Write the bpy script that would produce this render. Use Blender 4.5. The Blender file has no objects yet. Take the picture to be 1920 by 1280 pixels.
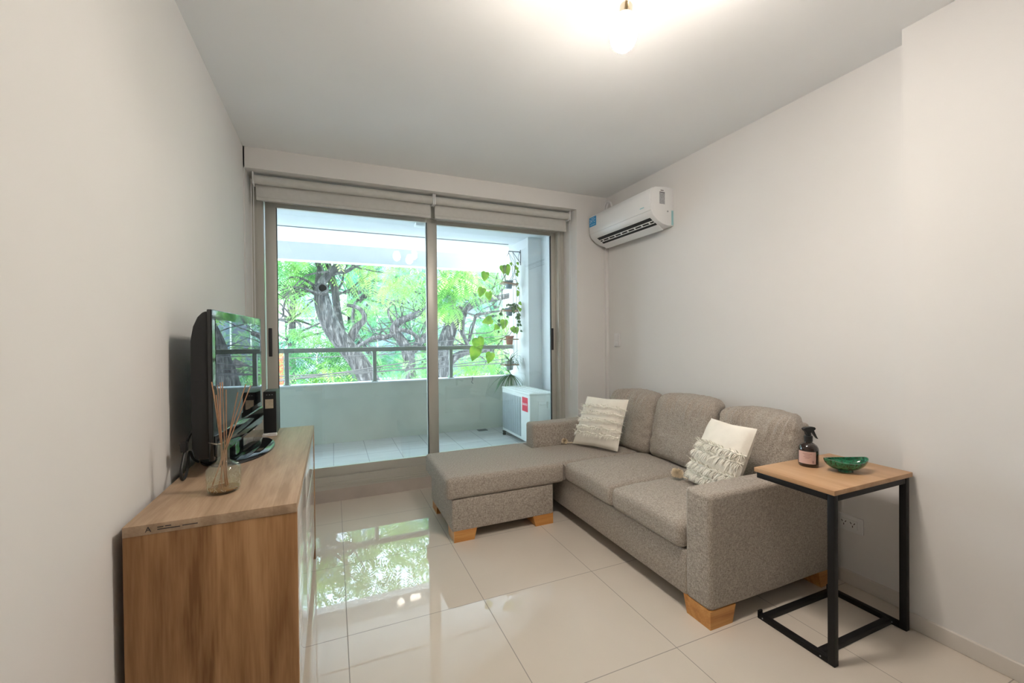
import bpy, bmesh, math, random
from mathutils import Vector, Matrix, noise
random.seed(7)
SC = bpy.context.scene
COL = SC.collection
PI = math.pi

# ------------------------------------------------------------------ camera
CAMZ, FPX, YAW, PITCH, ROLL = 1.25, 791.0, 0.401, -0.0085, -0.010
_f = Vector((math.sin(YAW) * math.cos(PITCH), math.cos(YAW) * math.cos(PITCH), math.sin(PITCH)))
_r = Vector((math.cos(YAW), -math.sin(YAW), 0))
_u = _r.cross(_f)
_r2 = math.cos(ROLL) * _r + math.sin(ROLL) * _u
_u2 = -math.sin(ROLL) * _r + math.cos(ROLL) * _u
cam = bpy.data.cameras.new('camera')
cam.sensor_fit = 'HORIZONTAL'
cam.sensor_width = 36.0
cam.lens = 36.0 * FPX / 1920.0
cam.clip_start = 0.05
cam.clip_end = 300
camo = bpy.data.objects.new('camera', cam)
COL.objects.link(camo)
m = Matrix((_r2, _u2, -_f)).transposed().to_4x4()
m.translation = Vector((0, 0, CAMZ))
camo.matrix_world = m
SC.camera = camo


def at(px, py, Y):
    """room point at depth Y that stands where the survey photo shows (px, py)"""
    d = _f + (px - 960) / FPX * _r2 - (py - 640) / FPX * _u2
    return Vector((0, 0, CAMZ)) + d * (Y / d.y)


# ------------------------------------------------------------------ mesh builder
OFF = {}


class MB:
    def __init__(s):
        s.v, s.f, s.sm = [], [], []

    def add(s, vs, fs, smooth=False, mat=None):
        b = len(s.v)
        s.v.extend([tuple(mat @ Vector(p)) if mat else tuple(p) for p in vs])
        for f in fs:
            s.f.append(tuple(i + b for i in f))
            s.sm.append(smooth)
        return s

    def box(s, x0, x1, y0, y1, z0, z1, mat=None):
        v = [(x, y, z) for x in (x0, x1) for y in (y0, y1) for z in (z0, z1)]
        f = [(0, 1, 3, 2), (4, 6, 7, 5), (0, 4, 5, 1), (2, 3, 7, 6), (0, 2, 6, 4), (1, 5, 7, 3)]
        return s.add(v, f, False, mat)

    def rbox(s, x0, x1, y0, y1, z0, z1, r=.01, k=2, n=(1, 1, 1), fn=None, mat=None):
        c = ((x0 + x1) / 2, (y0 + y1) / 2, (z0 + z1) / 2)
        h = ((x1 - x0) / 2, (y1 - y0) / 2, (z1 - z0) / 2)
        r = min(r, min(h) * .999)
        L = []
        for a in range(3):
            i = h[a] - r
            th = [math.tan(PI / 4 * q / k) * r for q in range(1, k + 1)]
            mid = [-i + 2 * i * q / n[a] for q in range(n[a] + 1)]
            L.append([-i - t for t in reversed(th)] + mid + [i + t for t in th])
        idx, vs, fs = {}, [], []

        def vid(p):
            key = tuple(round(q, 6) for q in p)
            if key not in idx:
                q = Vector([max(-(h[a] - r), min(h[a] - r, p[a])) for a in range(3)])
                d = Vector(p) - q
                w = q + d.normalized() * r if d.length > 1e-9 else q
                w = (w.x + c[0], w.y + c[1], w.z + c[2])
                if fn:
                    w = fn(*w)
                idx[key] = len(vs)
                vs.append(w)
            return idx[key]
        for a in range(3):
            b, d = (a + 1) % 3, (a + 2) % 3
            for sg in (-1, 1):
                for i in range(len(L[b]) - 1):
                    for j in range(len(L[d]) - 1):
                        q = []
                        for (bi, dj) in ((i, j), (i + 1, j), (i + 1, j + 1), (i, j + 1)):
                            p = [0, 0, 0]
                            p[a] = sg * h[a]
                            p[b] = L[b][bi]
                            p[d] = L[d][dj]
                            q.append(vid(p))
                        if sg < 0:
                            q.reverse()
                        if len(set(q)) == 4:
                            fs.append(tuple(q))
        return s.add(vs, fs, True, mat)

    def tube(s, pts, rad, n=10, cap=True, smooth=True):
        pts = [Vector(p) for p in pts]
        if not isinstance(rad, (list, tuple)):
            rad = [rad] * len(pts)
        vs, fs = [], []
        t0 = (pts[1] - pts[0]).normalized()
        ref = Vector((0, 0, 1)) if abs(t0.z) < .9 else Vector((1, 0, 0))
        nn = t0.cross(ref).normalized()
        for i, p in enumerate(pts):
            t = (pts[min(i + 1, len(pts) - 1)] - pts[max(i - 1, 0)]).normalized()
            nn = (nn - t * nn.dot(t)).normalized()
            bb = t.cross(nn)
            for k in range(n):
                a = 2 * PI * k / n
                vs.append(p + rad[i] * (math.cos(a) * nn + math.sin(a) * bb))
        for i in range(len(pts) - 1):
            for k in range(n):
                fs.append((i * n + k, i * n + (k + 1) % n, (i + 1) * n + (k + 1) % n, (i + 1) * n + k))
        s.add(vs, fs, smooth)
        if cap:
            b = len(s.v) - len(vs)
            s.f.append(tuple(b + k for k in reversed(range(n)))); s.sm.append(False)
            s.f.append(tuple(b + (len(pts) - 1) * n + k for k in range(n))); s.sm.append(False)
        return s

    def lathe(s, prof, c=(0, 0, 0), n=32, mat=None, sx=1, sy=1):
        vs, fs = [], []
        for (r, z) in prof:
            for k in range(n):
                a = 2 * PI * k / n
                vs.append((c[0] + sx * r * math.cos(a), c[1] + sy * r * math.sin(a), c[2] + z))
        for i in range(len(prof) - 1):
            for k in range(n):
                fs.append((i * n + k, i * n + (k + 1) % n, (i + 1) * n + (k + 1) % n, (i + 1) * n + k))
        if prof[0][0] > 1e-6:
            fs.append(tuple(reversed(range(n))))
        if prof[-1][0] > 1e-6:
            fs.append(tuple((len(prof) - 1) * n + k for k in range(n)))
        return s.add(vs, fs, True, mat)

    def prism(s, poly, a0, a1, axis='z', bev=0, seg=3, fn=None, smooth=True):
        """extrude a 2-D polygon along an axis, edges rounded"""
        bm = bmesh.new()
        def P(p, a):
            return {'z': (p[0], p[1], a), 'y': (p[0], a, p[1]), 'x': (a, p[0], p[1])}[axis]
        lo = [bm.verts.new(P(p, a0)) for p in poly]
        hi = [bm.verts.new(P(p, a1)) for p in poly]
        n = len(poly)
        bm.faces.new(lo); bm.faces.new(list(reversed(hi)))
        for i in range(n):
            bm.faces.new((lo[(i + 1) % n], lo[i], hi[i], hi[(i + 1) % n]))
        bmesh.ops.recalc_face_normals(bm, faces=bm.faces)
        if bev:
            es = [e for e in bm.edges if len(e.link_faces) == 2 and e.calc_face_angle(0) > .5]
            bmesh.ops.bevel(bm, geom=es, offset=bev, segments=seg, affect='EDGES', profile=.5)
        bm.verts.index_update()
        vs = [tuple(v.co) for v in bm.verts]
        if fn:
            vs = [fn(*v) for v in vs]
        fs = [tuple(v.index for v in f.verts) for f in bm.faces]
        bm.free()
        return s.add(vs, fs, smooth and bev > 0)

    def text(s, txt, size, mat, extrude=.0006, align='CENTER'):
        cu = bpy.data.curves.new('lettering', 'FONT')
        cu.body = txt; cu.size = size; cu.extrude = extrude
        cu.align_x = align; cu.align_y = 'CENTER'; cu.resolution_u = 3
        o = bpy.data.objects.new('lettering', cu)
        me = bpy.data.meshes.new_from_object(o)
        s.add([v.co for v in me.vertices], [tuple(p.vertices) for p in me.polygons], False, mat)
        bpy.data.objects.remove(o); bpy.data.curves.remove(cu); bpy.data.meshes.remove(me)
        return s

    def build(s, name, mat, parent=None, loc=None, local=False, recalc=False):
        me = bpy.data.meshes.new(name)
        off = Vector((0, 0, 0))
        if parent is not None and not local:
            off = OFF[parent.name]
        elif loc is not None:
            off = Vector(loc)
        me.from_pydata([tuple(Vector(p) - off) for p in s.v], [], s.f)
        me.polygons.foreach_set('use_smooth', s.sm)
        me.materials.append(mat)
        me.update()
        if recalc:
            bm = bmesh.new(); bm.from_mesh(me)
            bmesh.ops.recalc_face_normals(bm, faces=bm.faces)
            bm.to_mesh(me); bm.free()
        try:
            me.set_sharp_from_angle(angle=math.radians(42))
        except Exception:
            pass
        o = bpy.data.objects.new(name, me)
        COL.objects.link(o)
        if parent is not None:
            o.parent = parent
            OFF[o.name] = Vector((0, 0, 0)) if local else off
        else:
            if loc is not None:
                o.location = loc
            OFF[o.name] = off
        return o


def tag(o, label=None, cat=None, group=None, kind=None):
    if label: o['label'] = label
    if cat: o['category'] = cat
    if group: o['group'] = group
    if kind: o['kind'] = kind
    return o


def thing(name, label, cat, loc, rz=0, group=None, kind=None):
    o = bpy.data.objects.new(name, None)
    o.empty_display_size = .1
    COL.objects.link(o)
    o.location = loc
    o.rotation_euler = (0, 0, rz)
    OFF[o.name] = Vector(loc)
    return tag(o, label, cat, group, kind)


def struct(name, mb, mat, label=None, cat=None, parent=None):
    o = mb.build(name, mat, parent)
    o['kind'] = 'structure'
    return tag(o, label, cat)


def smoothpath(p, it=2):
    p = [Vector(q) for q in p]
    for _ in range(it):
        q = [p[0]]
        for a, b_ in zip(p[:-1], p[1:]):
            q += [a.lerp(b_, .25), a.lerp(b_, .75)]
        p = q + [p[-1]]
    return p


# ------------------------------------------------------------------ materials
def nm(name):
    mt = bpy.data.materials.new(name)
    mt.use_nodes = True
    nt = mt.node_tree
    return mt, nt, nt.nodes['Principled BSDF']


def N(nt, typ, **kw):
    n = nt.nodes.new(typ)
    for k, v in kw.items():
        if k in n.inputs:
            n.inputs[k].default_value = v
        else:
            setattr(n, k, v)
    return n


def ramp(nt, fac, stops):
    n = nt.nodes.new('ShaderNodeValToRGB')
    while len(n.color_ramp.elements) < len(stops):
        n.color_ramp.elements.new(.5)
    for e, (p, c) in zip(n.color_ramp.elements, stops):
        e.position = p
        e.color = (*c, 1)
    nt.links.new(fac, n.inputs['Fac'])
    return n.outputs['Color']


def coords(nt, scale=(1, 1, 1), rot=(0, 0, 0), kind='Object'):
    tc = nt.nodes.new('ShaderNodeTexCoord')
    mp = nt.nodes.new('ShaderNodeMapping')
    mp.inputs['Scale'].default_value = scale
    mp.inputs['Rotation'].default_value = rot
    nt.links.new(tc.outputs[kind], mp.inputs['Vector'])
    return mp.outputs['Vector']


def bump(nt, b, h, strength=.2, dist=.002):
    n = N(nt, 'ShaderNodeBump', Strength=strength, Distance=dist)
    nt.links.new(h, n.inputs['Height'])
    nt.links.new(n.outputs['Normal'], b.inputs['Normal'])


def plain(name, col, rough=.5, metal=0, spec=.5, var=.0, vscale=8, bmp=0, bscale=60, coat=0):
    mt, nt, b = nm(name)
    b.inputs['Base Color'].default_value = (*col, 1)
    b.inputs['Roughness'].default_value = rough
    b.inputs['Metallic'].default_value = metal
    b.inputs['Specular IOR Level'].default_value = spec
    if coat:
        b.inputs['Coat Weight'].default_value = coat
        b.inputs['Coat Roughness'].default_value = .04
    v = coords(nt)
    if var:
        no = N(nt, 'ShaderNodeTexNoise', Scale=vscale, Detail=5.0)
        nt.links.new(v, no.inputs['Vector'])
        c = ramp(nt, no.outputs['Fac'], [(.3, tuple(max(0, q * (1 - var)) for q in col)), (.7, tuple(min(1, q * (1 + var)) for q in col))])
        nt.links.new(c, b.inputs['Base Color'])
    if bmp:
        no = N(nt, 'ShaderNodeTexNoise', Scale=bscale, Detail=3.0)
        nt.links.new(v, no.inputs['Vector'])
        bump(nt, b, no.outputs['Fac'], bmp)
    return mt


def fabric(name, dark, mid, light, scale=1.0, bmp=.5):
    mt, nt, b = nm(name)
    b.inputs['Roughness'].default_value = .95
    b.inputs['Specular IOR Level'].default_value = .15
    b.inputs['Sheen Weight'].default_value = .15
    outs = []
    for sc in ((80, 480, 480), (480, 80, 480), (480, 480, 80)):
        v = coords(nt, tuple(q * scale for q in sc))
        no = N(nt, 'ShaderNodeTexNoise', Scale=1.0, Detail=2.0)
        nt.links.new(v, no.inputs['Vector'])
        outs.append(no.outputs['Fac'])
    a = N(nt, 'ShaderNodeMath', operation='ADD')
    nt.links.new(outs[0], a.inputs[0]); nt.links.new(outs[1], a.inputs[1])
    a2 = N(nt, 'ShaderNodeMath', operation='ADD')
    nt.links.new(a.outputs[0], a2.inputs[0]); nt.links.new(outs[2], a2.inputs[1])
    d = N(nt, 'ShaderNodeMath', operation='DIVIDE')
    nt.links.new(a2.outputs[0], d.inputs[0]); d.inputs[1].default_value = 3
    c = ramp(nt, d.outputs[0], [(.40, dark), (.5, mid), (.60, light)])
    nt.links.new(c, b.inputs['Base Color'])
    bump(nt, b, d.outputs[0], bmp, .004)
    return mt


def wood(name, axis, dark, mid, light, plank=None, pax=0, rough=.45, scale=1.0, bmp=.06):
    mt, nt, b = nm(name)
    b.inputs['Roughness'].default_value = rough
    b.inputs['Specular IOR Level'].default_value = .35
    s1 = [9 * scale] * 3; s1[axis] = .9 * scale
    s2 = [150 * scale] * 3; s2[axis] = 9 * scale
    n1 = N(nt, 'ShaderNodeTexNoise', Scale=1.0, Detail=5.0, Distortion=1.6)
    nt.links.new(coords(nt, s1), n1.inputs['Vector'])
    n2 = N(nt, 'ShaderNodeTexNoise', Scale=1.0, Detail=2.0)
    nt.links.new(coords(nt, s2), n2.inputs['Vector'])
    mx = N(nt, 'ShaderNodeMix', data_type='FLOAT')
    mx.inputs[0].default_value = .22
    nt.links.new(n1.outputs['Fac'], mx.inputs[2]); nt.links.new(n2.outputs['Fac'], mx.inputs[3])
    fac = mx.outputs[0]
    if plank:
        # laminate printed as glued staves: each stave has its own tone
        tc = nt.nodes.new('ShaderNodeTexCoord')
        sp = nt.nodes.new('ShaderNodeSeparateXYZ')
        nt.links.new(tc.outputs['Object'], sp.inputs[0])
        dv = N(nt, 'ShaderNodeMath', operation='DIVIDE'); dv.inputs[1].default_value = plank
        nt.links.new(sp.outputs[pax], dv.inputs[0])
        fl = N(nt, 'ShaderNodeMath', operation='FLOOR')
        nt.links.new(dv.outputs[0], fl.inputs[0])
        wn = N(nt, 'ShaderNodeTexWhiteNoise', noise_dimensions='1D')
        nt.links.new(fl.outputs[0], wn.inputs['W'])
        ml = N(nt, 'ShaderNodeMath', operation='MULTIPLY_ADD')
        nt.links.new(wn.outputs['Value'], ml.inputs[0]); ml.inputs[1].default_value = .16; ml.inputs[2].default_value = -.08
        ad = N(nt, 'ShaderNodeMath', operation='ADD')
        nt.links.new(fac, ad.inputs[0]); nt.links.new(ml.outputs[0], ad.inputs[1])
        fac = ad.outputs[0]
    c = ramp(nt, fac, [(.33, dark), (.5, mid), (.66, light)])
    nt.links.new(c, b.inputs['Base Color'])
    bump(nt, b, n2.outputs['Fac'], bmp, .001)
    return mt


def thin_glass(name, tint=(.93, .98, .97), base=.04, power=5.0):
    """thin pane: transparent, with a mirror-like share that grows with the angle"""
    mt = bpy.data.materials.new(name); mt.use_nodes = True
    nt = mt.node_tree; nt.nodes.clear()
    out = nt.nodes.new('ShaderNodeOutputMaterial')
    tr = N(nt, 'ShaderNodeBsdfTransparent', Color=(*tint, 1))
    gl = N(nt, 'ShaderNodeBsdfGlossy', Color=(1, 1, 1, 1), Roughness=.0)
    fr = N(nt, 'ShaderNodeFresnel', IOR=1.5)
    ml = N(nt, 'ShaderNodeMath', operation='MULTIPLY', use_clamp=True); ml.inputs[1].default_value = power
    nt.links.new(fr.outputs[0], ml.inputs[0])
    mx = nt.nodes.new('ShaderNodeMixShader')
    nt.links.new(ml.outputs[0], mx.inputs[0]); nt.links.new(tr.outputs[0], mx.inputs[1]); nt.links.new(gl.outputs[0], mx.inputs[2])
    nt.links.new(mx.outputs[0], out.inputs[0])
    return mt


def leaf(name, c1, c2, c3, scale=1.2, trans=.35):
    mt, nt, b = nm(name)
    out = nt.nodes['Material Output']
    no = N(nt, 'ShaderNodeTexNoise', Scale=scale, Detail=4.0)
    nt.links.new(coords(nt), no.inputs['Vector'])
    c = ramp(nt, no.outputs['Fac'], [(.36, c1), (.5, c2), (.64, c3)])
    nt.links.new(c, b.inputs['Base Color'])
    b.inputs['Roughness'].default_value = .55
    b.inputs['Specular IOR Level'].default_value = .3
    tl = nt.nodes.new('ShaderNodeBsdfTranslucent')
    nt.links.new(c, tl.inputs['Color'])
    mx = nt.nodes.new('ShaderNodeMixShader'); mx.inputs[0].default_value = trans
    nt.links.new(b.outputs[0], mx.inputs[1]); nt.links.new(tl.outputs[0], mx.inputs[2])
    nt.links.new(mx.outputs[0], out.inputs[0])
    return mt


def tiles(name, base, var, grout, sx, sy, ox, oy, w, rough, ior=1.5, streak=0, spec=.5):
    mt, nt, b = nm(name)
    tc = nt.nodes.new('ShaderNodeTexCoord')
    sp = nt.nodes.new('ShaderNodeSeparateXYZ')
    nt.links.new(tc.outputs['Object'], sp.inputs[0])
    ms = []
    for i, (s_, o_) in enumerate(((sx, ox), (sy, oy))):
        a = N(nt, 'ShaderNodeMath', operation='SUBTRACT'); a.inputs[1].default_value = o_
        nt.links.new(sp.outputs[i], a.inputs[0])
        pp = N(nt, 'ShaderNodeMath', operation='PINGPONG'); pp.inputs[1].default_value = s_ / 2
        nt.links.new(a.outputs[0], pp.inputs[0])
        lt = N(nt, 'ShaderNodeMath', operation='LESS_THAN'); lt.inputs[1].default_value = w / 2
        nt.links.new(pp.outputs[0], lt.inputs[0])
        ms.append(lt.outputs[0])
    mxx = N(nt, 'ShaderNodeMath', operation='MAXIMUM')
    nt.links.new(ms[0], mxx.inputs[0]); nt.links.new(ms[1], mxx.inputs[1])
    no = N(nt, 'ShaderNodeTexNoise', Scale=1.0, Detail=6.0)
    nt.links.new(coords(nt, (2.5, 2.5, 2.5) if not streak else (3, 14, 3)), no.inputs['Vector'])
    c = ramp(nt, no.outputs['Fac'], [(.3, tuple(q * (1 - var) for q in base)), (.7, tuple(min(1, q * (1 + var)) for q in base))])
    mc = N(nt, 'ShaderNodeMix', data_type='RGBA')
    nt.links.new(mxx.outputs[0], mc.inputs[0]); nt.links.new(c, mc.inputs[6]); mc.inputs[7].default_value = (*grout, 1)
    nt.links.new(mc.outputs[2], b.inputs['Base Color'])
    rr = N(nt, 'ShaderNodeMath', operation='MULTIPLY_ADD')
    nt.links.new(mxx.outputs[0], rr.inputs[0]); rr.inputs[1].default_value = .6; rr.inputs[2].default_value = rough
    nt.links.new(rr.outputs[0], b.inputs['Roughness'])
    b.inputs['IOR'].default_value = ior
    b.inputs['Specular IOR Level'].default_value = spec
    return mt


def emit(name, col, st):
    mt = bpy.data.materials.new(name); mt.use_nodes = True
    nt = mt.node_tree; nt.nodes.clear()
    out = nt.nodes.new('ShaderNodeOutputMaterial')
    e = N(nt, 'ShaderNodeEmission', Color=(*col, 1), Strength=st)
    nt.links.new(e.outputs[0], out.inputs[0])
    return mt


BULB, SKY, EXPO = 185, 5.4, 1.28
M = {}
M['wall'] = plain('wall_paint', (.77, .762, .755), .75, spec=.25, var=.015, vscale=2, bmp=.05, bscale=180)
M['ceil'] = plain('daylit_ceiling_paint', (.90, .915, .93), .85, spec=.2, var=.01, vscale=2)  # white paint, with the blue cast of daylight put into its colour
M['floor'] = tiles('polished_porcelain', (.67, .61, .535), .03, (.28, .25, .22), .607, .607, .041, .083, .0035, .012, 1.68)
M['skirt'] = plain('skirting', (.68, .645, .60), .35, var=.03, vscale=5)
M['stone'] = plain('threshold_stone', (.52, .46, .42), .4, var=.12, vscale=5)
M['alu'] = plain('champagne_aluminium', (.56, .55, .51), .38, metal=.35, spec=.5, var=.02, vscale=4)
M['rubber'] = plain('dark_gasket', (.03, .03, .035), .6)
M['black'] = plain('black_metal', (.006, .006, .007), .5, spec=.3, var=.1, vscale=20)
M['blackp'] = plain('black_plastic', (.012, .014, .016), .42)
M['gloss'] = plain('gloss_black', (.006, .008, .01), .06, spec=.7)
M['screen'] = plain('screen_glass', (.004, .005, .006), .008, spec=.9)
M['screen'].node_tree.nodes['Principled BSDF'].inputs['IOR'].default_value = 1.75
M['glass'] = thin_glass('door_glass', (.95, .985, .98), power=1.6)
M['fab'] = fabric('sofa_fabric', (.22, .188, .158), (.39, .345, .30), (.58, .53, .475), 1.0, .6)
M['oak'] = wood('oak_side', 2, (.21, .095, .035), (.37, .195, .085), (.50, .29, .14), .125, 0)
M['oakt'] = wood('oak_top', 1, (.35, .24, .155), (.47, .335, .225), (.55, .42, .30), .14, 0)
M['oakl'] = wood('light_oak_table', 1, (.44, .255, .13), (.53, .32, .175), (.60, .38, .22), None, rough=.4)
M['pine'] = wood('orange_pine', 0, (.45, .18, .045), (.62, .29, .085), (.74, .40, .14), None, rough=.35, scale=1.3)
M['wgloss'] = plain('white_gloss_front', (.74, .73, .71), .05, coat=.6, spec=.6)
M['wplast'] = plain('white_plastic', (.80, .81, .82), .28, var=.01)
M['blind'] = plain('blind_cloth', (.60, .60, .58), .8, var=.03, vscale=30, bmp=.1, bscale=400)
M['chrome'] = plain('brass_chrome', (.75, .66, .52), .18, metal=1)
M['steel'] = plain('dark_wire', (.10, .11, .12), .4, metal=.6)
M['conc'] = plain('painted_concrete', (.55, .58, .52), .85, var=.07, vscale=3, bmp=.2, bscale=50)
M['concw'] = plain('white_render', (.68, .70, .71), .85, var=.03, vscale=4, bmp=.15, bscale=60)
M['rail'] = plain('rail_paint', (.26, .28, .25), .5, var=.03)
M['btile'] = tiles('balcony_tile', (.52, .515, .50), .08, (.33, .33, .33), .315, .315, -.01, 4.19, .006, .35, 1.45, streak=1)
# LED globe: most of the light leaves the lower dome, little goes back past the holder
mt = bpy.data.materials.new('lamp_bulb_glow'); mt.use_nodes = True
nt = mt.node_tree; nt.nodes.clear()
out = nt.nodes.new('ShaderNodeOutputMaterial')
e = N(nt, 'ShaderNodeEmission', Color=(1.0, .885, .77, 1))
tc = nt.nodes.new('ShaderNodeTexCoord'); sp = nt.nodes.new('ShaderNodeSeparateXYZ')
nt.links.new(tc.outputs['Normal'], sp.inputs[0])
mr = N(nt, 'ShaderNodeMath', operation='MULTIPLY_ADD'); mr.inputs[1].default_value = .5; mr.inputs[2].default_value = .5
nt.links.new(sp.outputs['Z'], mr.inputs[0])
rc = ramp(nt, mr.outputs[0], [(0, (1, 1, 1)), (.22, (.8, .8, .8)), (.42, (.06, .06, .06)), (.6, (.010, .010, .010))])
ml = N(nt, 'ShaderNodeMath', operation='MULTIPLY'); ml.inputs[1].default_value = BULB
nt.links.new(rc, ml.inputs[0]); nt.links.new(ml.outputs[0], e.inputs['Strength'])
nt.links.new(e.outputs[0], out.inputs[0])
M['bulb'] = mt
M['cream'] = plain('cream_cotton', (.90, .86, .78), .95, spec=.1, var=.05, vscale=9, bmp=.25, bscale=260)
M['fringe'] = plain('cream_fringe', (.92, .89, .81), .95, spec=.1, var=.05)
M['tassel'] = plain('straw_tassel', (.86, .74, .56), .95, spec=.1, var=.1, vscale=60)
M['reed'] = plain('reed_stick', (.50, .28, .16), .8, var=.1, vscale=30)
M['pink'] = plain('dusty_pink_label', (.62, .42, .38), .6, var=.03)
M['ink'] = plain('dark_ink', (.05, .04, .04), .6)
M['amber'] = plain('dark_amber_bottle', (.02, .010, .008), .08, spec=.6, coat=.5)
M['red'] = plain('red_sticker', (.72, .045, .085), .5)
M['blue'] = plain('blue_sticker', (.03, .32, .68), .45)
M['white'] = plain('white_print', (.85, .86, .87), .5)
M['pale'] = plain('faded_print', (.50, .72, .88), .5)
M['grey'] = plain('grey_label', (.38, .39, .42), .5, var=.25, vscale=140)
M['teal'] = plain('teal_tape', (.35, .62, .66), .3)
M['acgrey'] = plain('grille_grey', (.42, .46, .47), .5, var=.04)
M['acbody'] = plain('outdoor_unit_paint', (.78, .80, .78), .45, var=.02)
M['dark'] = plain('dark_recess', (.02, .022, .025), .7)
M['terra'] = plain('terracotta', (.42, .17, .11), .8, var=.1, vscale=20)
M['bluepot'] = plain('blue_grey_pot', (.13, .21, .25), .5, var=.15, vscale=20)
M['greypot'] = plain('grey_pot', (.38, .42, .44), .5, var=.1, vscale=20)
M['shelfw'] = wood('shelf_board', 0, (.22, .13, .08), (.36, .23, .15), (.48, .33, .23), None)
M['rope'] = plain('jute_rope', (.36, .34, .30), .9)
M['pothos'] = leaf('pothos_leaf', (.10, .25, .02), (.20, .40, .03), (.32, .48, .05), 9, .45)
M['spider'] = leaf('spider_leaf', (.015, .08, .03), (.035, .14, .04), (.08, .21, .06), 12, .3)
M['vine'] = plain('vine_stem', (.12, .13, .06), .8)
M['label_cream'] = plain('cream_label', (.55, .48, .36), .6, var=.1, vscale=90)
M['cablem'] = plain('black_cable', (.015, .015, .017), .5)
M['canvas'] = plain('pale_cable', (.62, .55, .42), .7)

# bark: furrowed grey-brown
mt, nt, b = nm('bark')
no = N(nt, 'ShaderNodeTexNoise', Scale=1.0, Detail=8.0, Roughness=.7, Distortion=.8)
nt.links.new(coords(nt, (20, 20, 3.6)), no.inputs['Vector'])
nt.links.new(ramp(nt, no.outputs['Fac'], [(.36, (.015, .014, .015)), (.50, (.055, .052, .053)), (.66, (.19, .18, .175))]), b.inputs['Base Color'])
b.inputs['Roughness'].default_value = .95
bump(nt, b, no.outputs['Fac'], 1.0, .06)
M['bark'] = mt
M['leafA'] = leaf('jacaranda_leaf', (.08, .25, .09), (.18, .39, .09), (.36, .52, .14), .75, .45)
M['leafB'] = leaf('far_leaf', (.06, .25, .17), (.15, .36, .14), (.34, .49, .16), .6, .4)

# emerald marbled glaze
mt, nt, b = nm('green_glaze')
vo = N(nt, 'ShaderNodeTexVoronoi', Scale=60.0)
no = N(nt, 'ShaderNodeTexNoise', Scale=55.0, Detail=4.0)
nt.links.new(coords(nt), no.inputs['Vector'])
nt.links.new(no.outputs['Color'], vo.inputs['Vector'])
vo.inputs['Scale'].default_value = 5
nt.links.new(ramp(nt, vo.outputs['Distance'], [(.0, (.001, .02, .009)), (.35, (.004, .085, .035)), (.75, (.015, .24, .11))]), b.inputs['Base Color'])
b.inputs['Roughness'].default_value = .07
b.inputs['Coat Weight'].default_value = .5
M['green'] = mt

# hand-blown bottle glass, slightly green, crackled towards the base
mt = bpy.data.materials.new('bottle_glass'); mt.use_nodes = True
nt = mt.node_tree; nt.nodes.clear()
out = nt.nodes.new('ShaderNodeOutputMaterial')
tr = N(nt, 'ShaderNodeBsdfTransparent', Color=(.955, .98, .965, 1))
gl = N(nt, 'ShaderNodeBsdfGlossy', Color=(.95, 1, .97, 1), Roughness=.03)
lw = N(nt, 'ShaderNodeLayerWeight', Blend=.28)
mx = nt.nodes.new('ShaderNodeMixShader')
rm = ramp(nt, lw.outputs['Facing'], [(.0, (.05, .05, .05)), (.6, (.10, .10, .10)), (1, (.6, .6, .6))])
nt.links.new(rm, mx.inputs[0]); nt.links.new(tr.outputs[0], mx.inputs[1]); nt.links.new(gl.outputs[0], mx.inputs[2])
nt.links.new(mx.outputs[0], out.inputs[0])
no = N(nt, 'ShaderNodeTexNoise', Scale=70.0, Detail=3.0)
nt.links.new(coords(nt, (1, 1, .5)), no.inputs['Vector'])
bp = N(nt, 'ShaderNodeBump', Strength=.35, Distance=.004)
nt.links.new(no.outputs['Fac'], bp.inputs['Height'])
nt.links.new(bp.outputs['Normal'], gl.inputs['Normal'])
M['bottle'] = mt

# ------------------------------------------------------------------ setting
XL, XR, XN, YB, H = -.54, 2.375, 2.255, 3.30, 2.55
YN, YBK = 1.015, -2.6                       # step in the right wall, wall behind the camera
ND0, ND1, NDH, YD = -.532, 2.047, 2.41, 3.52     # niche of the balcony door
struct('floor', MB().box(XL - .1, XR + .1, YBK - .1, 3.53, -.12, 0), M['floor'], 'polished cream porcelain tile floor', 'floor')
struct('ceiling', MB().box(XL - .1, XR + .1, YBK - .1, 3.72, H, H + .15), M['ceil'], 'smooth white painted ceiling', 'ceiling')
struct('wall_left', MB().box(XL - .12, XL, YBK - .1, 3.72, -.1, H + .02), M['wall'], 'pale painted wall behind the television', 'wall')
struct('wall_right', MB().box(XR, XR + .12, YN - .02, 3.72, -.1, H + .02).box(XN, XR + .12, YBK - .1, YN, -.1, H + .02), M['wall'], 'pale painted wall behind the sofa, stepping forward on the right', 'wall')
struct('wall_back', MB().box(ND1, XR + .02, YB, 3.72, -.1, H + .02).box(ND0 - .02, ND1, YB, 3.72, NDH, H + .02).box(XL - .02, ND0, YB, 3.72, -.1, H + .02), M['wall'], 'pale painted wall and lintel around the balcony door', 'wall')
struct('wall_front', MB().box(XL - .1, XR + .1, YBK - .12, YBK, -.1, H + .02), M['wall'], 'pale painted wall opposite the balcony', 'wall')
bb = MB()
bb.rbox(XR - .012, XR + .004, YN, YB, 0, .066, .003)
struct('baseboard_right', bb, M['skirt'], 'cream skirting along the wall behind the sofa', 'baseboard')
bb = MB()
bb.rbox(XN - .012, XN + .004, YBK, YN, 0, .066, .003).rbox(XN - .012, XR - .012, YN - .004, YN + .011, 0, .066, .003)
struct('baseboard_near', bb, M['skirt'], 'cream skirting along the forward step of the right wall', 'baseboard')
struct('baseboard_back', MB().rbox(ND1, XR - .012, YB - .012, YB + .004, 0, .066, .003), M['skirt'], 'cream skirting on the short wall beside the balcony door', 'baseboard')
struct('baseboard_left', MB().rbox(XL - .004, XL + .012, YBK, 3.5, 0, .066, .003), M['skirt'], 'cream skirting along the left wall', 'baseboard')
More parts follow.
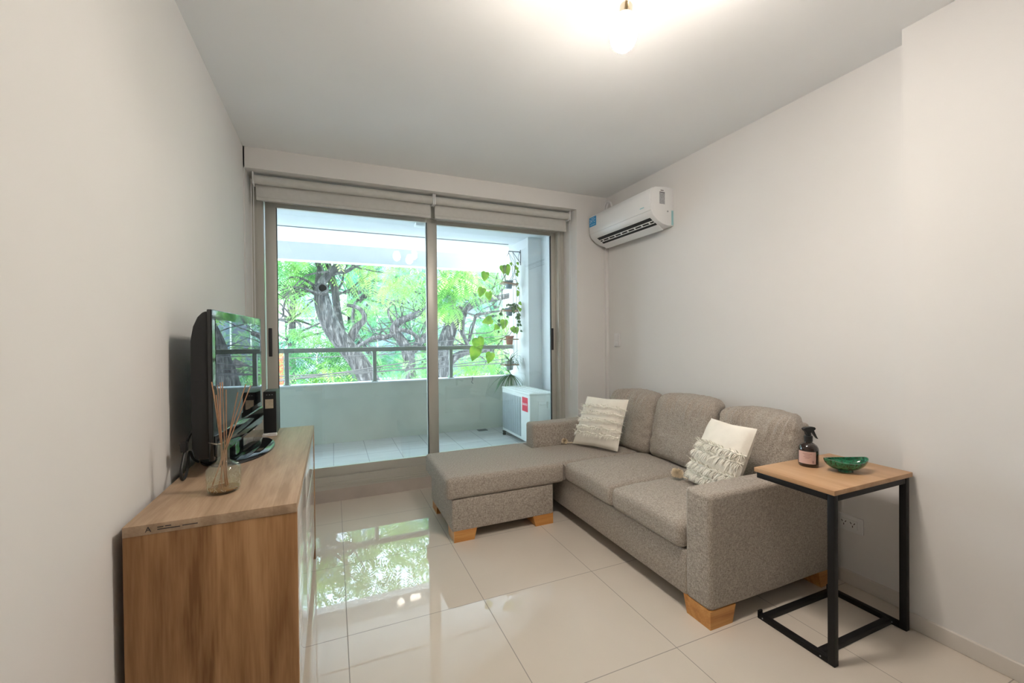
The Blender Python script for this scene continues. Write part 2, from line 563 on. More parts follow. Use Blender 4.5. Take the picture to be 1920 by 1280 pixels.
struct('trim_1', MB().box(ND0 - .01, ND1 + .01, 3.53, 3.72, -.1, .095), M['stone'], 'beige stone step under the balcony door', 'threshold')

# sliding balcony door
door = thing('door_1', 'wide champagne aluminium sliding balcony door', 'door', (.76, 3.58, .095), kind='structure')
fr = MB()
fr.box(ND0, -.457, 3.535, 3.66, .095, NDH).box(1.985, ND1, 3.535, 3.66, .095, NDH)
fr.box(-.457, 1.985, 3.535, 3.66, 2.26, NDH)
fr.box(-.457, 1.985, 3.53, 3.66, .095, .15).box(-.457, 1.985, 3.535, 3.545, .15, .192).box(-.457, 1.985, 3.55, 3.553, .15, .185)
for q in (.112, .13):
    fr.box(-.457, 1.985, 3.527, 3.531, q, q + .005)
fr.box(ND0 + .03, ND0 + .036, 3.53, 3.536, .15, NDH).box(2.01, 2.016, 3.53, 3.536, .15, NDH)
o = fr.build('door_frame', M['alu'], door)


def sash(x0, x1, y0, y1, wl, wr, hx, tall=True):
    s_ = MB()
    s_.rbox(x0, x0 + wl, y0, y1, .18, 2.3, .004, 1).rbox(x1 - wr, x1, y0, y1, .18, 2.3, .004, 1)
    s_.box(x0 + wl, x1 - wr, y0 + .002, y1 - .002, .18, .262).box(x0 + wl, x1 - wr, y0 + .002, y1 - .002, 2.23, 2.3)
    so = s_.build('sash', M['alu'], door)
    ym = (y0 + y1) / 2
    tag(MB().box(x0 + wl - .006, x1 - wr + .006, ym - .003, ym + .003, .256, 2.236).build('glass', M['glass'], so), 'clear glass')
    g = MB()
    for (a, b_) in ((x0 + wl, x0 + wl + .004), (x1 - wr - .004, x1 - wr)):
        g.box(a, b_, y0 + .006, y1 - .006, .262, 2.23)
    g.build('gasket', M['rubber'], so)
    hd = MB()
    hd.rbox(hx - .012, hx + .012, y0 - .006, y0 + .002, 1.13, 1.34, .0055, 3)
    tag(hd.build('pull_handle', M['rubber'], so), 'black recessed handle')
    return so


sash(-.449, .823, 3.555, 3.59, .072, .085, -.425)
sash(.738, 2.012, 3.60, 3.635, .085, .068, 1.985 - .035)

# ------------------------------------------------------------------ roller blinds
def blind(x0, x1, label, chx):
    r = thing('roller_blind', label, 'blind', ((x0 + x1) / 2, 3.39, 2.213), group='roller blinds above the balcony door')
    MB().tube([(x0, 3.39, 2.366), (x1, 3.39, 2.366)], .031, 20).build('roller_tube', M['blind'], r)
    c = MB()
    c.box(x0 + .004, x1 - .004, 3.4195, 3.4215, 2.245, 2.37)
    c.build('cloth', M['blind'], r)
    MB().rbox(x0 + .004, x1 - .004, 3.413, 3.427, 2.231, 2.256, .005, 2).build('bottom_rail', M['blind'], r)
    for xx in (x0 - .006, x1 + .006):
        k = MB().rbox(xx - .005, xx + .005, 3.355, 3.43, 2.325, 2.409, .003, 1)
        k.tube([(xx - .005, 3.39, 2.366), (xx + .005, 3.39, 2.366)], .012, 12)
        tag(k.build('bracket', M['wplast'], r), 'white plastic bracket')
    if chx:
        ch = MB()
        for dx in (-.006, .008):
            ch.tube([(chx + dx, 3.385, 2.366 - i * .2) for i in range(9)], .0022, 6)
        tag(ch.build('pull_chain', M['white'], r), 'thin white pull chain')


blind(-.487, .747, 'rolled up grey beige roller blind over the left door panel', -.502)
blind(.772, 2.01, 'rolled up grey beige roller blind over the right door panel', 2.026)

# ------------------------------------------------------------------ wall air conditioner
Y0, Y1 = 2.456, 3.265
ac = thing('air_conditioner', 'white split air conditioner mounted high on the right wall', 'air conditioner', (XR, (Y0 + Y1) / 2, 2.07))
prof = [(XR, 2.366), (XR - .07, 2.368), (XR - .17, 2.358), (XR - .203, 2.34), (XR - .214, 2.30), (XR - .216, 2.23), (XR - .21, 2.175),
        (XR - .195, 2.145), (XR - .15, 2.108), (XR - .10, 2.087), (XR - .05, 2.079), (XR, 2.08)]
body = MB().prism(prof, Y0, Y1, 'y', .006, 2).build('housing', M['wplast'], ac)
fp = MB()
pts = [(XR - .190, 2.353), (XR - .208, 2.335), (XR - .2185, 2.30), (XR - .2205, 2.23), (XR - .2165, 2.181), (XR - .205, 2.181), (XR - .19, 2.33)]
fp.prism(pts, Y0 + .005, Y1 - .004, 'y', .003, 2)
fpo = fp.build('front_panel', M['wplast'], ac)
Yv0, Yv1 = Y0 + .045, Y1 - .085
# outlet in the curved lower front: a dark slot plate following the curve with vanes
sl = MB()
a_, b_ = Vector((XR - .188, 0, 2.137)), Vector((XR - .118, 0, 2.0925))
nrm = Vector((-(b_.z - a_.z) * -1, 0, -(b_.x - a_.x) * 1)).normalized()
nrm = Vector((-.54, 0, -.84)).normalized()
def onout(t, d):
    p = a_.lerp(b_, t) + nrm * d
    return (p.x, p.z)
def strip(mb, t0, t1, d0, d1, y0, y1):
    q = [onout(t0, d0), onout(t0, d1), onout(t1, d1), onout(t1, d0)]
    mb.prism(q, y0, y1, 'y', 0)
strip(sl, .02, .98, .0005, .0045, Yv0, Yv1)
slo = sl.build('outlet', M['dark'], ac)
vn = MB()
strip(vn, .36, .43, .0045, .0085, Yv0, Yv1)
strip(vn, .64, .70, .0045, .0085, Yv0, Yv1)
for q in range(8):
    yy = Yv0 + (Yv1 - Yv0) * (q + .5) / 8
    strip(vn, .36, .70, .0045, .008, yy - .006, yy + .006)
vn.build('louvre', M['wplast'], slo)
fl = MB()
strip(fl, 1.0, 1.75, .003, .006, Yv0 - .01, Yv1 + .03)
strip(fl, -.16, -.02, .003, .006, Yv0 - .01, Yv1 + .01)
fl.build('flap', M['wplast'], ac)
Rx = Matrix(((0, 0, -1), (-1, 0, 0), (0, 1, 0))).to_4x4()   # text facing -X (reads along -Y)
def facing_negx(x, y, z, tilt=0):
    mm = Matrix(((0, 0, -1), (-1, 0, 0), (0, 1, 0))).to_4x4()
    return Matrix.Translation((x, y, z)) @ mm
def facing_negy(x, y, z):
    return Matrix.Translation((x, y, z)) @ Matrix.Rotation(PI / 2, 4, 'X')
st = MB().box(XR - .2222, XR - .2195, Y1 - .115, Y1 - .012, 2.242, 2.325)
sto = tag(st.build('sticker', M['blue'], ac), 'blue sticker reading 24°C')
MB().text('24°C', .042, facing_negx(XR - .2225, Y1 - .063, 2.288)).box(XR - .2228, XR - .222, Y1 - .1, Y1 - .03, 2.255, 2.259).box(XR - .2228, XR - .222, Y1 - .09, Y1 - .04, 2.312, 2.315).build('lettering', M['pale'], sto)
tag(MB().box(XR - .2215, XR - .2195, Y0 + .07, Y0 + .115, 2.212, 2.219).build('badge', M['teal'], ac), 'small green badge')
lb = MB().box(XR - .135, XR - .085, Y0 - .0012, Y0 + .002, 2.235, 2.325)
lbo = tag(lb.build('rating_label', M['grey'], ac), 'grey rating label on the end cap')
lt = MB().box(XR - .125, XR - .097, Y0 - .002, Y0 - .001, 2.332, 2.337)
lt.box(XR - .133, XR - .087, Y0 - .002, Y0 - .001, 2.318, 2.321)
lt.build('lettering', M['ink'], lbo)
tag(MB().tube([(XR - .058, Y0 - .003, 2.185), (XR - .058, Y0 + .004, 2.185)], .006, 12).build('screw_cover', M['grey'], ac), 'grey screw cover')
tp = MB().box(XR - .022, XR - .004, Y0 - .0015, Y0 + .002, 2.085, 2.195)
tag(tp.build('tape_strip', M['teal'], ac), 'pale teal tape')
pp = MB()
pp.tube(smoothpath([(XR - .06, Y1 - .14, 2.36), (XR - .055, Y1 - .10, 2.47), (XR - .05, Y1 - .04, 2.495), (XR - .045, Y1 + .008, 2.46), (XR - .035, Y1 + .02, 2.36)]), .007, 8)
pp.tube(smoothpath([(XR - .03, Y1 - .10, 2.36), (XR - .032, Y1 - .08, 2.475), (XR - .03, Y1 - .03, 2.49), (XR - .028, Y1 + .015, 2.38)]), .009, 8)
tag(pp.build('hose', M['wplast'], ac), 'white hose behind the unit')
o = MB().rbox(XR - .030, XR, YB - .030, YB, .066, 2.075, .004, 1).build('pipe_cover', M['wall'], None, (XR - .015, YB - .015, .066))
tag(o, 'slim painted pipe cover running down the corner below the air conditioner', 'pipe cover')

# switch and socket on the right wall
sw = thing('light_switch', 'white wall switch plate with three rockers beside the corner', 'light switch', (XR, 3.147, 1.163))
MB().rbox(XR - .011, XR + .001, 3.107, 3.187, 1.163, 1.283, .004, 2).build('plate', M['wplast'], sw)
for q in range(3):
    MB().rbox(XR - .016, XR - .009, 3.125, 3.169, 1.185 + q * .026, 1.209 + q * .026, .002, 1).build('rocker', M['wplast'], sw)
ot = thing('wall_socket', 'white double wall socket behind the side table', 'socket', (XR, 1.277, .268))
MB().rbox(XR - .010, XR + .001, 1.222, 1.332, .266, .346, .004, 2).build('plate', M['wplast'], ot)
MB().rbox(XR - .014, XR - .008, 1.245, 1.322, .285, .327, .002, 1).build('socket_module', M['wplast'], ot)
pn = MB()
for yc in (1.264, 1.303):
    for (dy, dz, rr) in ((-.008, .006, .6), (.008, .006, -.6), (0, -.009, 0)):
        mm = Matrix.Translation((XR - .0142, yc + dy, .306 + dz)) @ Matrix.Rotation(rr, 4, 'X')
        pn.box(-.0006, .0006, -.0016, .0016, -.0048, .0048, mm)
tag(pn.build('pin_slot', M['ink'], ot), 'dark pin slots')

# ------------------------------------------------------------------ ceiling lamp
lp = thing('ceiling_lamp', 'ceiling spotlight with three glowing egg shaped bulbs', 'ceiling lamp', (.96, 1.16, H))
MB().lathe([(.002, -.03), (.06, -.028), (.065, -.02), (.065, 0), (.002, 0)], (.96, 1.16, H), 32).build('ceiling_plate', M['chrome'], lp)
for (bx, by, bz, tx, ty) in ((.981, 1.249, 2.352, .10, -.02), (.816, 1.211, 2.393, -.06, .02), (1.062, 1.112, 2.445, .12, -.1)):
    if bz > 2.43:
        bz = 2.437
    ax = Vector((tx, ty, 1)).normalized()
    Rm = Vector((0, 0, 1)).rotation_difference(ax).to_matrix().to_4x4()
    T = Matrix.Translation((bx, by, bz)) @ Rm
    top = T @ Vector((0, 0, .104))
    arm = MB().tube([(.96, 1.16, H - .022), (.96 + (bx - .96) * .6, 1.16 + (by - 1.16) * .6, H - .014), tuple(T @ Vector((0, 0, .096)))], .006, 10)
    arm.build('arm', M['chrome'], lp)
    hol = MB().lathe([(.002, .098), (.020, .097), (.0225, .092), (.0225, .058), (.019, .056)], (0, 0, 0), 24, T).build('lamp_holder', M['chrome'], lp)
    eg = [(.0005, -.070), (.012, -.069), (.026, -.062), (.039, -.048), (.047, -.028), (.050, -.006), (.048, .018), (.041, .040), (.030, .056), (.020, .064), (.0005, .067)]
    tag(MB().lathe(eg, (0, 0, 0), 28, T).build('bulb', M['bulb'], hol), 'glowing warm white bulb')

# ------------------------------------------------------------------ sofa with chaise
SY0, SY1 = 1.312, 3.10
sofa = thing('sofa', 'grey beige woven sofa with chaise on orange wooden feet along the right wall', 'sofa', (1.9, 2.2, 0))


def arm_fn(x, y, z):
    return (x, y, z + .004 * noise.noise((x * 6, y * 6, 1)))


MB().rbox(1.457, 2.335, SY0, 1.453, .072, .573, .022, 3, (8, 2, 5), arm_fn).build('armrest', M['fab'], sofa)
MB().rbox(1.425, 2.335, 2.955, SY1, .072, .573, .022, 3, (8, 2, 5), arm_fn).build('armrest', M['fab'], sofa)
MB().rbox(1.46, 2.30, 1.448, 2.96, .072, .275, .010, 2).build('base', M['fab'], sofa)
MB().rbox(2.285, 2.345, 1.452, 2.957, .09, .778, .018, 3).build('back_frame', M['fab'], sofa)
MB().rbox(.655, 1.352, 2.503, SY1, .066, .265, .010, 2).build('chaise_base', M['fab'], sofa)


def cush_top(x0, x1, y0, y1, amp):
    def fn(x, y, z):
        u = (x - x0) / (x1 - x0) * 2 - 1
        v = (y - y0) / (y1 - y0) * 2 - 1
        k = max(0, 1 - u * u) * max(0, 1 - v * v)
        dz = amp * k ** .6
        n_ = .004 * noise.noise((x * 5, y * 5, 3)) + .0025 * noise.noise((x * 14, y * 14, 8))
        return (x, y, z + (dz + n_ if z > .34 else 0))
    return fn


def seat(x0, x1, y0, y1, z0, z1):
    f0 = cush_top(x0, x1, y0, y1, .022)
    return MB().rbox(x0, x1, y0, y1, z0, z1, .035, 4, (14, 12, 2), f0)


seat(1.437, 2.12, 1.458, 1.983, .276, .398).build('seat_cushion', M['fab'], sofa)
seat(1.437, 2.12, 1.987, 2.507, .276, .398).build('seat_cushion', M['fab'], sofa)
ch = MB()
L_ = [(.618, 2.49), (1.437, 2.49), (1.437, 2.512), (2.12, 2.512), (2.12, 2.95), (1.417, 2.95), (1.417, 3.135), (.618, 3.135)]
ch.prism(L_, .266, .400, 'z', .028, 4)
ch.build('chaise_cushion', M['fab'], sofa)
# piping seam of the chaise cushion
def back_cushion(y0, y1, x0, zb, zt, sd, squash=0):
    th = .20
    def fn(x, y, z):
        u = (y - y0) / (y1 - y0) * 2 - 1
        w = (z - zb) / (zt - zb)
        v = w * 2 - 1
        k = max(0, 1 - u ** 4) * max(0, 1 - v ** 4)
        front = 1 - (x - x0) / th
        x -= (.035 * k - .012) * front
        # pleats gathered along the top edge
        pl = max(0, (w - .62) / .38)
        x += pl * .015 * math.sin(y * 150 + 8 * noise.noise((y * 6, z * 4, sd)) + sd) * (.55 + noise.noise((y * 11, 3, sd))) * front
        z += pl * .005 * noise.noise((y * 22, sd, 4))
        sidep = max(0, (abs(u) - .7) / .3)
        x += sidep * .008 * math.sin(z * 75 + sd + 2 * noise.noise((z * 9, sd, 1)))
        d = .010 * noise.noise((y * 7, z * 7, sd)) + .006 * noise.noise((y * 17, z * 17, sd + 5))
        x += d
        z += .018 * (1 - u * u) * max(0, w - .5) * 2 - squash * max(0, w - .4) * (1 - (u + 1) / 2)
        y += .010 * (1 - v * v) * u - .075 * u * (1 - front)
        # lean back towards the frame
        x += .10 * w
        return (x, y, z)
    mb = MB().rbox(x0, x0 + th - .02, y0, y1, zb, zt, .055, 5, (3, 64, 26), fn)
    return mb.build('back_cushion', M['fab'], sofa)


back_cushion(1.385, 1.872, 2.035, .405, .822, 1.3)
back_cushion(1.876, 2.398, 2.035, .405, .838, 4.1)
back_cushion(2.402, 2.94, 2.035, .39, .815, 7.7)


def foot(cx, cy, sx, sy, w=.15):
    # tapered block, widest at the top
    vs, fs = [], []
    z0, z1 = 0, .078
    for z, k in ((z0, .02), (z1, 0)):
        vs += [(cx - w / 2 + (k if sx > 0 else 0), cy - w / 2 + (k if sy > 0 else 0), z), (cx + w / 2 - (k if sx < 0 else 0), cy - w / 2 + (k if sy > 0 else 0), z),
               (cx + w / 2 - (k if sx < 0 else 0), cy + w / 2 - (k if sy < 0 else 0), z), (cx - w / 2 + (k if sx > 0 else 0), cy + w / 2 - (k if sy < 0 else 0), z)]
    fs = [(3, 2, 1, 0), (4, 5, 6, 7), (0, 1, 5, 4), (1, 2, 6, 5), (2, 3, 7, 6), (3, 0, 4, 7)]
    tag(MB().add(vs, fs).build('foot', M['pine'], sofa), 'orange varnished wooden foot')


for (cx, cy, sx, sy) in ((1.533, 1.388, -1, -1), (2.262, 1.395, 1, -1), (.74, 2.58, -1, -1), (1.275, 2.58, 1, -1), (.74, 3.03, -1, 1), (1.275, 3.03, 1, 1), (2.262, 3.02, 1, 1)):
    foot(cx, cy, sx, sy)

# ------------------------------------------------------------------ scatter cushions
def pillow(label, BL, BR, TL, TR, thick, rows, sd, tass, tassr):
    BL, BR, TL, TR = map(Vector, (BL, BR, TL, TR))
    base = (BL + BR) / 2
    root = thing('throw_pillow', label, 'cushion', base, group='fringed cream cushions')
    nrm = (BR - BL).cross(TL - BL).normalized()
    if nrm.x > 0:
        nrm = -nrm
    n = 26
    def S(u, v, side):
        p = (BL * (1 - u) + BR * u) * (1 - v) + (TL * (1 - u) + TR * u) * v
        a, b_ = u * 2 - 1, v * 2 - 1
        k = (max(0, 1 - a * a) * max(0, 1 - b_ * b_)) ** .42
        c = (BL + BR + TL + TR) / 4
        pull = .045 * ((1 - abs(a)) * abs(b_) ** 6 + (1 - abs(b_)) * abs(a) ** 6)
        p = p + (c - p) * pull
        w = .004 * noise.noise((u * 9, v * 9, sd)) * k
        return p + nrm * (side * (thick * .5) * k + w)
    mb = MB()
    for side in (1, -1):
        vs = [S(i / n, j / n, side) for j in range(n + 1) for i in range(n + 1)]
        fs = []
        for j in range(n):
            for i in range(n):
                q = (j * (n + 1) + i, j * (n + 1) + i + 1, (j + 1) * (n + 1) + i + 1, (j + 1) * (n + 1) + i)
                fs.append(q if side > 0 else tuple(reversed(q)))
        mb.add(vs, fs, True)
    mb.build('cover', M['cream'], root)
    rnd = random.Random(sd)
    up = (TL - BL).normalized(); rt = (BR - BL).normalized()
    for (v0, ln, dens) in rows:
        fr = MB()
        # woven ridge the fringe grows from
        pts = [S(i / 30, v0 + .008 * math.sin(i * .9 + sd + v0 * 30), 1) + nrm * .003 for i in range(31)]
        fr.tube(pts, .0065, 6)
        for q in range(dens):
            u = rnd.random()
            p = S(u, v0 + rnd.uniform(-.012, .012), 1) + nrm * .002
            L = ln * rnd.uniform(.5, 1.15)
            d = (-up * rnd.uniform(.5, 1.1) + rt * rnd.uniform(-.55, .55) + nrm * rnd.uniform(.15, .75)).normalized()
            if rnd.random() < .25:
                d = (d + up * 1.2).normalized()
            w = rt * .0022 + up * rnd.uniform(-.001, .001)
            m1 = p + d * L * .55 + nrm * .003
            e = p + d * L - up * L * .25
            fr.add([p - w, p + w, m1 + w * .8, m1 - w * .8, e], [(0, 1, 2, 3), (3, 2, 4)])
        for sgn in (0, 1):      # long loose ends at the side seams
            for q in range(5):
                p = S(.02 if sgn == 0 else .98, v0 + rnd.uniform(-.015, .015), 1)
                d = (rt * (1 if sgn else -1) * rnd.uniform(.6, 1) + up * rnd.uniform(-.6, .5) + nrm * rnd.uniform(-.2, .5)).normalized()
                L = rnd.uniform(.02, .05)
                w = up * .0018
                e = p + d * L
                fr.add([p - w, p + w, p + d * L * .5 + w, p + d * L * .5 - w, e], [(0, 1, 2, 3), (3, 2, 4)])
        fr.build('fringe', M['fringe'], root)
    if tass:
        c = Vector(tass)
        tb = MB()
        tb.tube([BL + (TL - BL) * .02, (BL + c) / 2, c], .003, 6)
        for q in range(800):
            d = Vector((rnd.gauss(0, 1), rnd.gauss(0, 1), rnd.gauss(0, 1))).normalized()
            L = tassr * rnd.uniform(.85, 1.08)
            if (c + d * L).z < c.z - tassr * .80:
                continue
            w = d.orthogonal().normalized() * .0013
            tb.add([c + d * .006 - w * .5, c + d * .006 + w * .5, c + d * L + w, c + d * L - w], [(0, 1, 2, 3)])
        tag(tb.build('tassel', M['tassel'], root), 'straw coloured tassel')
    return root


pillow('cream fringed cushion with tassel lying on the chaise by the far armrest', (1.735, 2.885, .41), (1.89, 2.515, .418), (1.875, 2.885, .775), (1.985, 2.505, .79), .12,
       [(.80, .03, 170), (.67, .026, 170), (.52, .032, 170), (.37, .028, 170), (.25, .036, 150)], 3, (1.68, 2.915, .426), .025)
pillow('cream fringed cushion tucked against the near armrest beside the side table', (1.862, 1.83, .425), (1.80, 1.488, .428), (1.985, 1.775, .78), (1.915, 1.437, .79), .12,
       [(.62, .045, 260), (.50, .05, 260), (.30, .05, 320), (.16, .045, 260)], 5, (1.838, 1.885, .452), .034)

# ------------------------------------------------------------------ side table
tb = thing('side_table', 'C shaped side table with light oak top on black metal frame', 'side table', (1.98, 1.14, 0))
MB().rbox(1.712, 2.242, .975, 1.302, .648, .667, .002, 1).build('tabletop', M['oakl'], tb)
for x0 in (1.716, 2.200):
    MB().rbox(x0, x0 + .024, .979, 1.004, 0, .648, .0015, 1).build('leg', M['black'], tb)
    MB().rbox(x0, x0 + .024, 1.004, 1.292, .623, .648, .0015, 1).build('top_rail', M['black'], tb)
    rl = MB().rbox(x0, x0 + .024, 1.004, 1.292, .0, .022, .0015, 1)
    rl.rbox(x0, x0 + .024, 1.284, 1.292, .0, .034, .0015, 1)
    r_ = rl.build('floor_rail', M['black'], tb)
    for yy in (1.03, 1.268):
        tag(MB().tube([(x0 - .001, yy, .011), (x0 + .002, yy, .011)], .003, 8).build('screw', M['grey'], r_), 'small grey screw')
for y0 in (1.03, 1.258):
    MB().rbox(1.74, 2.20, y0, y0 + .024, 0, .022, .0015, 1).build('cross_rail', M['black'], tb)
MB().rbox(1.74, 2.20, .981, 1.003, .623, .648, .0015, 1).build('cross_rail', M['black'], tb)

ZT = .667
# spray bottle
bx, by = 1.948, 1.216
sb = thing('spray_bottle', 'dark spray bottle with pink label on the oak side table', 'spray bottle', (bx, by, ZT))
MB().lathe([(.001, 0), (.034, 0), (.038, .004), (.039, .012), (.039, .072), (.0375, .082), (.032, .093), (.022, .101), (.0155, .105), (.0145, .112), (.001, .112)], (bx, by, ZT), 40).build('bottle', M['amber'], sb)
lbm = MB()
vs, fs = [], []
A0, A1 = math.radians(150), math.radians(256)
for i in range(19):
    a = A0 + (A1 - A0) * i / 18
    for z in (.016, .070):
        vs.append((bx + .0397 * math.cos(a), by + .0397 * math.sin(a), ZT + z))
for i in range(18):
    fs.append((2 * i, 2 * i + 2, 2 * i + 3, 2 * i + 1))
lbm.add(vs, fs, True)
lo = tag(lbm.build('label', M['pink'], sb), 'dusty pink paper label')
pr = MB()
def onlab(a, z, w, h):
    q = []
    k = max(1, int(w / .006))
    for i in range(k + 1):
        aa = a + w / .04 * (i / k - .5)
        for zz in (z - h / 2, z + h / 2):
            q.append((bx + .0401 * math.cos(aa), by + .0401 * math.sin(aa), ZT + zz))
    pr.add(q, [(2 * i, 2 * i + 2, 2 * i + 3, 2 * i + 1) for i in range(k)])
am = math.radians(208)
for (z, w) in ((.060, .034), (.0535, .022), (.047, .028), (.041, .018)):
    onlab(am - .05, z, w, .0016)
onlab(am + .5, .026, .004, .011)
pr.build('print', plain('brown_print', (.30, .17, .15), .6), lo)
nk = MB().lathe([(.0155, .109), (.0165, .110), (.0165, .132), (.0145, .133), (.0105, .134), (.0105, .142), (.001, .142)], (bx, by, ZT), 28)
nk.build('collar', M['blackp'], sb)
# trigger head: nozzle to the left, trigger hanging to the right (seen along u)
u = Vector((.92, -.39, 0)); wv = Vector((.39, .92, 0))
def TP(a, z, b_=0): return Vector((bx, by, ZT)) + u * a + wv * b_ + Vector((0, 0, z))
hd = MB()
prof = [(-.008, .136), (-.013, .150), (-.024, .161), (-.025, .166), (-.016, .171), (.006, .174), (.024, .172), (.028, .166), (.024, .160), (.010, .156), (.006, .148), (.006, .136)]
vs = [TP(a, z, s_ * .0085) for s_ in (-1, 1) for (a, z) in prof]
n_ = len(prof)
fs = [tuple(range(n_)), tuple(reversed(range(n_, 2 * n_)))] + [(i, n_ + i, n_ + (i + 1) % n_, (i + 1) % n_) for i in range(n_)]
hd.add(vs, fs)
hd.build('spray_head', M['blackp'], sb, recalc=True)
tg = MB()
prof = [(.010, .158), (.021, .160), (.027, .145), (.036, .126), (.040, .121), (.037, .120), (.030, .128), (.017, .146)]
vs = [TP(a, z, s_ * .006) for s_ in (-1, 1) for (a, z) in prof]
n_ = len(prof)
fs = [tuple(range(n_)), tuple(reversed(range(n_, 2 * n_)))] + [(i, n_ + i, n_ + (i + 1) % n_, (i + 1) % n_) for i in range(n_)]
tg.add(vs, fs).build('trigger', M['blackp'], sb, recalc=True)

# green boat shaped bowl
cx, cy = 2.005, 1.098
bw = MB()
vs, fs = [], []
NU, NV = 48, 14
axu = Vector((.93, -.37, 0)); axv = Vector((.37, .93, 0))
def BP(t, k, inner):
    a = 2 * PI * t
    ca, sa = math.cos(a), math.sin(a)
    rim = .046 + .013 * abs(ca) ** 2.5
    s_ = math.sin(k * PI / 2) ** .85
    lx, ly = .092 * ca, .055 * sa * (1 - .25 * ca * ca)
    z = .009 + (rim - .009) * (1 - math.cos(k * PI / 2)) ** .8
    sc = .30 + .70 * s_
    if inner:
        sc *= .955; z = z + .0045 * (1 - k)
    p = Vector((cx, cy, ZT)) + axu * lx * sc + axv * ly * sc
    p.z += z
    return p
for inner in (0, 1):
    rows = []
    for j in range(NV + 1):
        rows.append([BP(i / NU, j / NV, inner) for i in range(NU)])
    b0 = len(vs)
    for r_ in rows: vs += r_
    for j in range(NV):
        for i in range(NU):
            q = (b0 + j * NU + i, b0 + j * NU + (i + 1) % NU, b0 + (j + 1) * NU + (i + 1) % NU, b0 + (j + 1) * NU + i)
            fs.append(q if not inner else tuple(reversed(q)))
    fs.append(tuple(b0 + i for i in (reversed(range(NU)) if not inner else range(NU))))
o_top, i_top = NV * NU, (NV + 1) * NU + NV * NU
for i in range(NU):
    fs.append((o_top + i, o_top + (i + 1) % NU, i_top + (i + 1) % NU, i_top + i))
bw.add(vs, fs, True)
# foot ring
ftv = []
for (k, z) in ((.30, .012), (.33, .0), (.26, 0)):
    ftv.append([Vector((cx, cy, ZT + z)) + axu * .09 * k * math.cos(2 * PI * i / NU) + axv * .06 * k * math.sin(2 * PI * i / NU) for i in range(NU)])
vv = [p for r_ in ftv for p in r_]
bw.add(vv, [(j * NU + i, j * NU + (i + 1) % NU, (j + 1) * NU + (i + 1) % NU, (j + 1) * NU + i) for j in range(2) for i in range(NU)], True)
tag(bw.build('bowl', M['green'], None, (cx, cy, ZT)), 'glossy emerald green oval bowl on the oak side table', 'bowl')

# ------------------------------------------------------------------ tv stand
SX0, SX1, SYa, SYb, SZ = -.518, -.107, 1.42, 2.675, .760
ts = thing('tv_stand', 'oak television cabinet with white gloss drawers along the left wall', 'tv stand', (-.31, 2.04, 0))
MB().rbox(SX0, SX1, SYa, SYb, .732, SZ, .0012, 1).build('top_panel', M['oakt'], ts)
MB().rbox(SX0, SX1, SYa + .001, SYa + .026, .0, .732, .0012, 1).build('side_panel', M['oak'], ts)
MB().rbox(SX0, SX1, SYb - .026, SYb - .001, .0, .732, .0012, 1).build('side_panel', M['oak'], ts)
MB().box(SX0 + .01, SX1 - .03, SYa + .026, SYb - .026, .08, .10).box(SX0 + .01, SX0 + .022, SYa + .026, SYb - .026, .10, .732).box(SX0 + .02, SX1 - .03, 1.86, 1.876, .10, .732).box(SX1 - .06, SX1 - .045, SYa + .026, SYb - .026, 0, .08).build('carcass', M['oak'], ts)
MB().rbox(SX1 - .022, SX1 - .001, SYa + .029, 1.866, .105, .726, .002, 1).build('door', M['wgloss'], ts)
for (z0, z1) in ((.105, .366), (.372, .562), (.568, .726)):
    dr = MB().rbox(SX1 - .022, SX1 - .001, 1.871, SYb - .029, z0, z1, .002, 1).build('drawer', M['wgloss'], ts)
mk = MB().text('A', .020, facing_negy(SX0 + .055, SYa - .0004, .7455), .0003)
for (a, b_, z) in ((.075, .088, .749), (.092, .105, .7495), (.075, .125, .743), (.13, .165, .7445)):
    mk.box(SX0 + a, SX0 + b_, SYa - .0008, SYa + .0002, z - .0012, z + .0012)
tag(mk.build('printed_mark', M['ink'], ts), 'small dark printed mark on the board edge')
# loose end of a pale cord showing behind the stand
o = MB().tube([(-.529, 1.50, .03), (-.53, 1.47, .12), (-.527, 1.425, .21), (-.531, 1.405, .235), (-.529, 1.43, .27)], .003, 6).build('cord_end', M['canvas'], None, (-.529, 1.47, .028))
tag(o, 'pale cord end poking out behind the television cabinet', 'cord')

# ------------------------------------------------------------------ television (local: +x screen normal, y along the screen)
tvc = Vector((-.375, 2.19, SZ))
tv = thing('television', 'older black flat screen television on the oak cabinet reflecting the trees', 'television', tvc, math.radians(-3.9))
W2 = .375
z0, z1 = .056, .604
MB().rbox(-.016, .0, -W2, W2, z0, z1, .004, 2).build('bezel', M['gloss'], tv, local=True)
sh = MB()
sp = [(-.014, z0 + .01), (-.014, z1 - .006), (-.030, z1 - .010), (-.046, z1 - .028), (-.060, z1 - .062), (-.069, z1 - .115), (-.070, z1 - .25), (-.068, z0 + .05), (-.060, z0 + .015), (-.04, z0 + .008)]
sh.prism(sp, -W2 + .004, W2 - .004, 'y', .006, 2)
sh.prism([(-.068, .15), (-.068, .48), (-.085, .45), (-.092, .40), (-.092, .22), (-.085, .17)], -.22, .22, 'y', .006, 2)
sho = sh.build('back_shell', M['blackp'], tv, local=True)
for za in (z1 - .072, .345):
    MB().box(-.055, -.030, -W2 + .0025, -W2 + .0045, za, za + .004).build('vent_slot', M['dark'], sho, local=True)
tag(MB().box(-.001, .0012, -W2 + .035, W2 - .035, z0 + .115, z1 - .035).build('screen', M['screen'], tv, local=True), 'dark mirror like screen')
MB().prism([(-.001, z0 + .012), (.006, z0 + .016), (.010, z0 + .05), (.006, z0 + .085), (-.001, z0 + .09)], -W2 + .01, W2 - .01, 'y', .002, 1).build('speaker_bar', M['gloss'], tv, local=True)
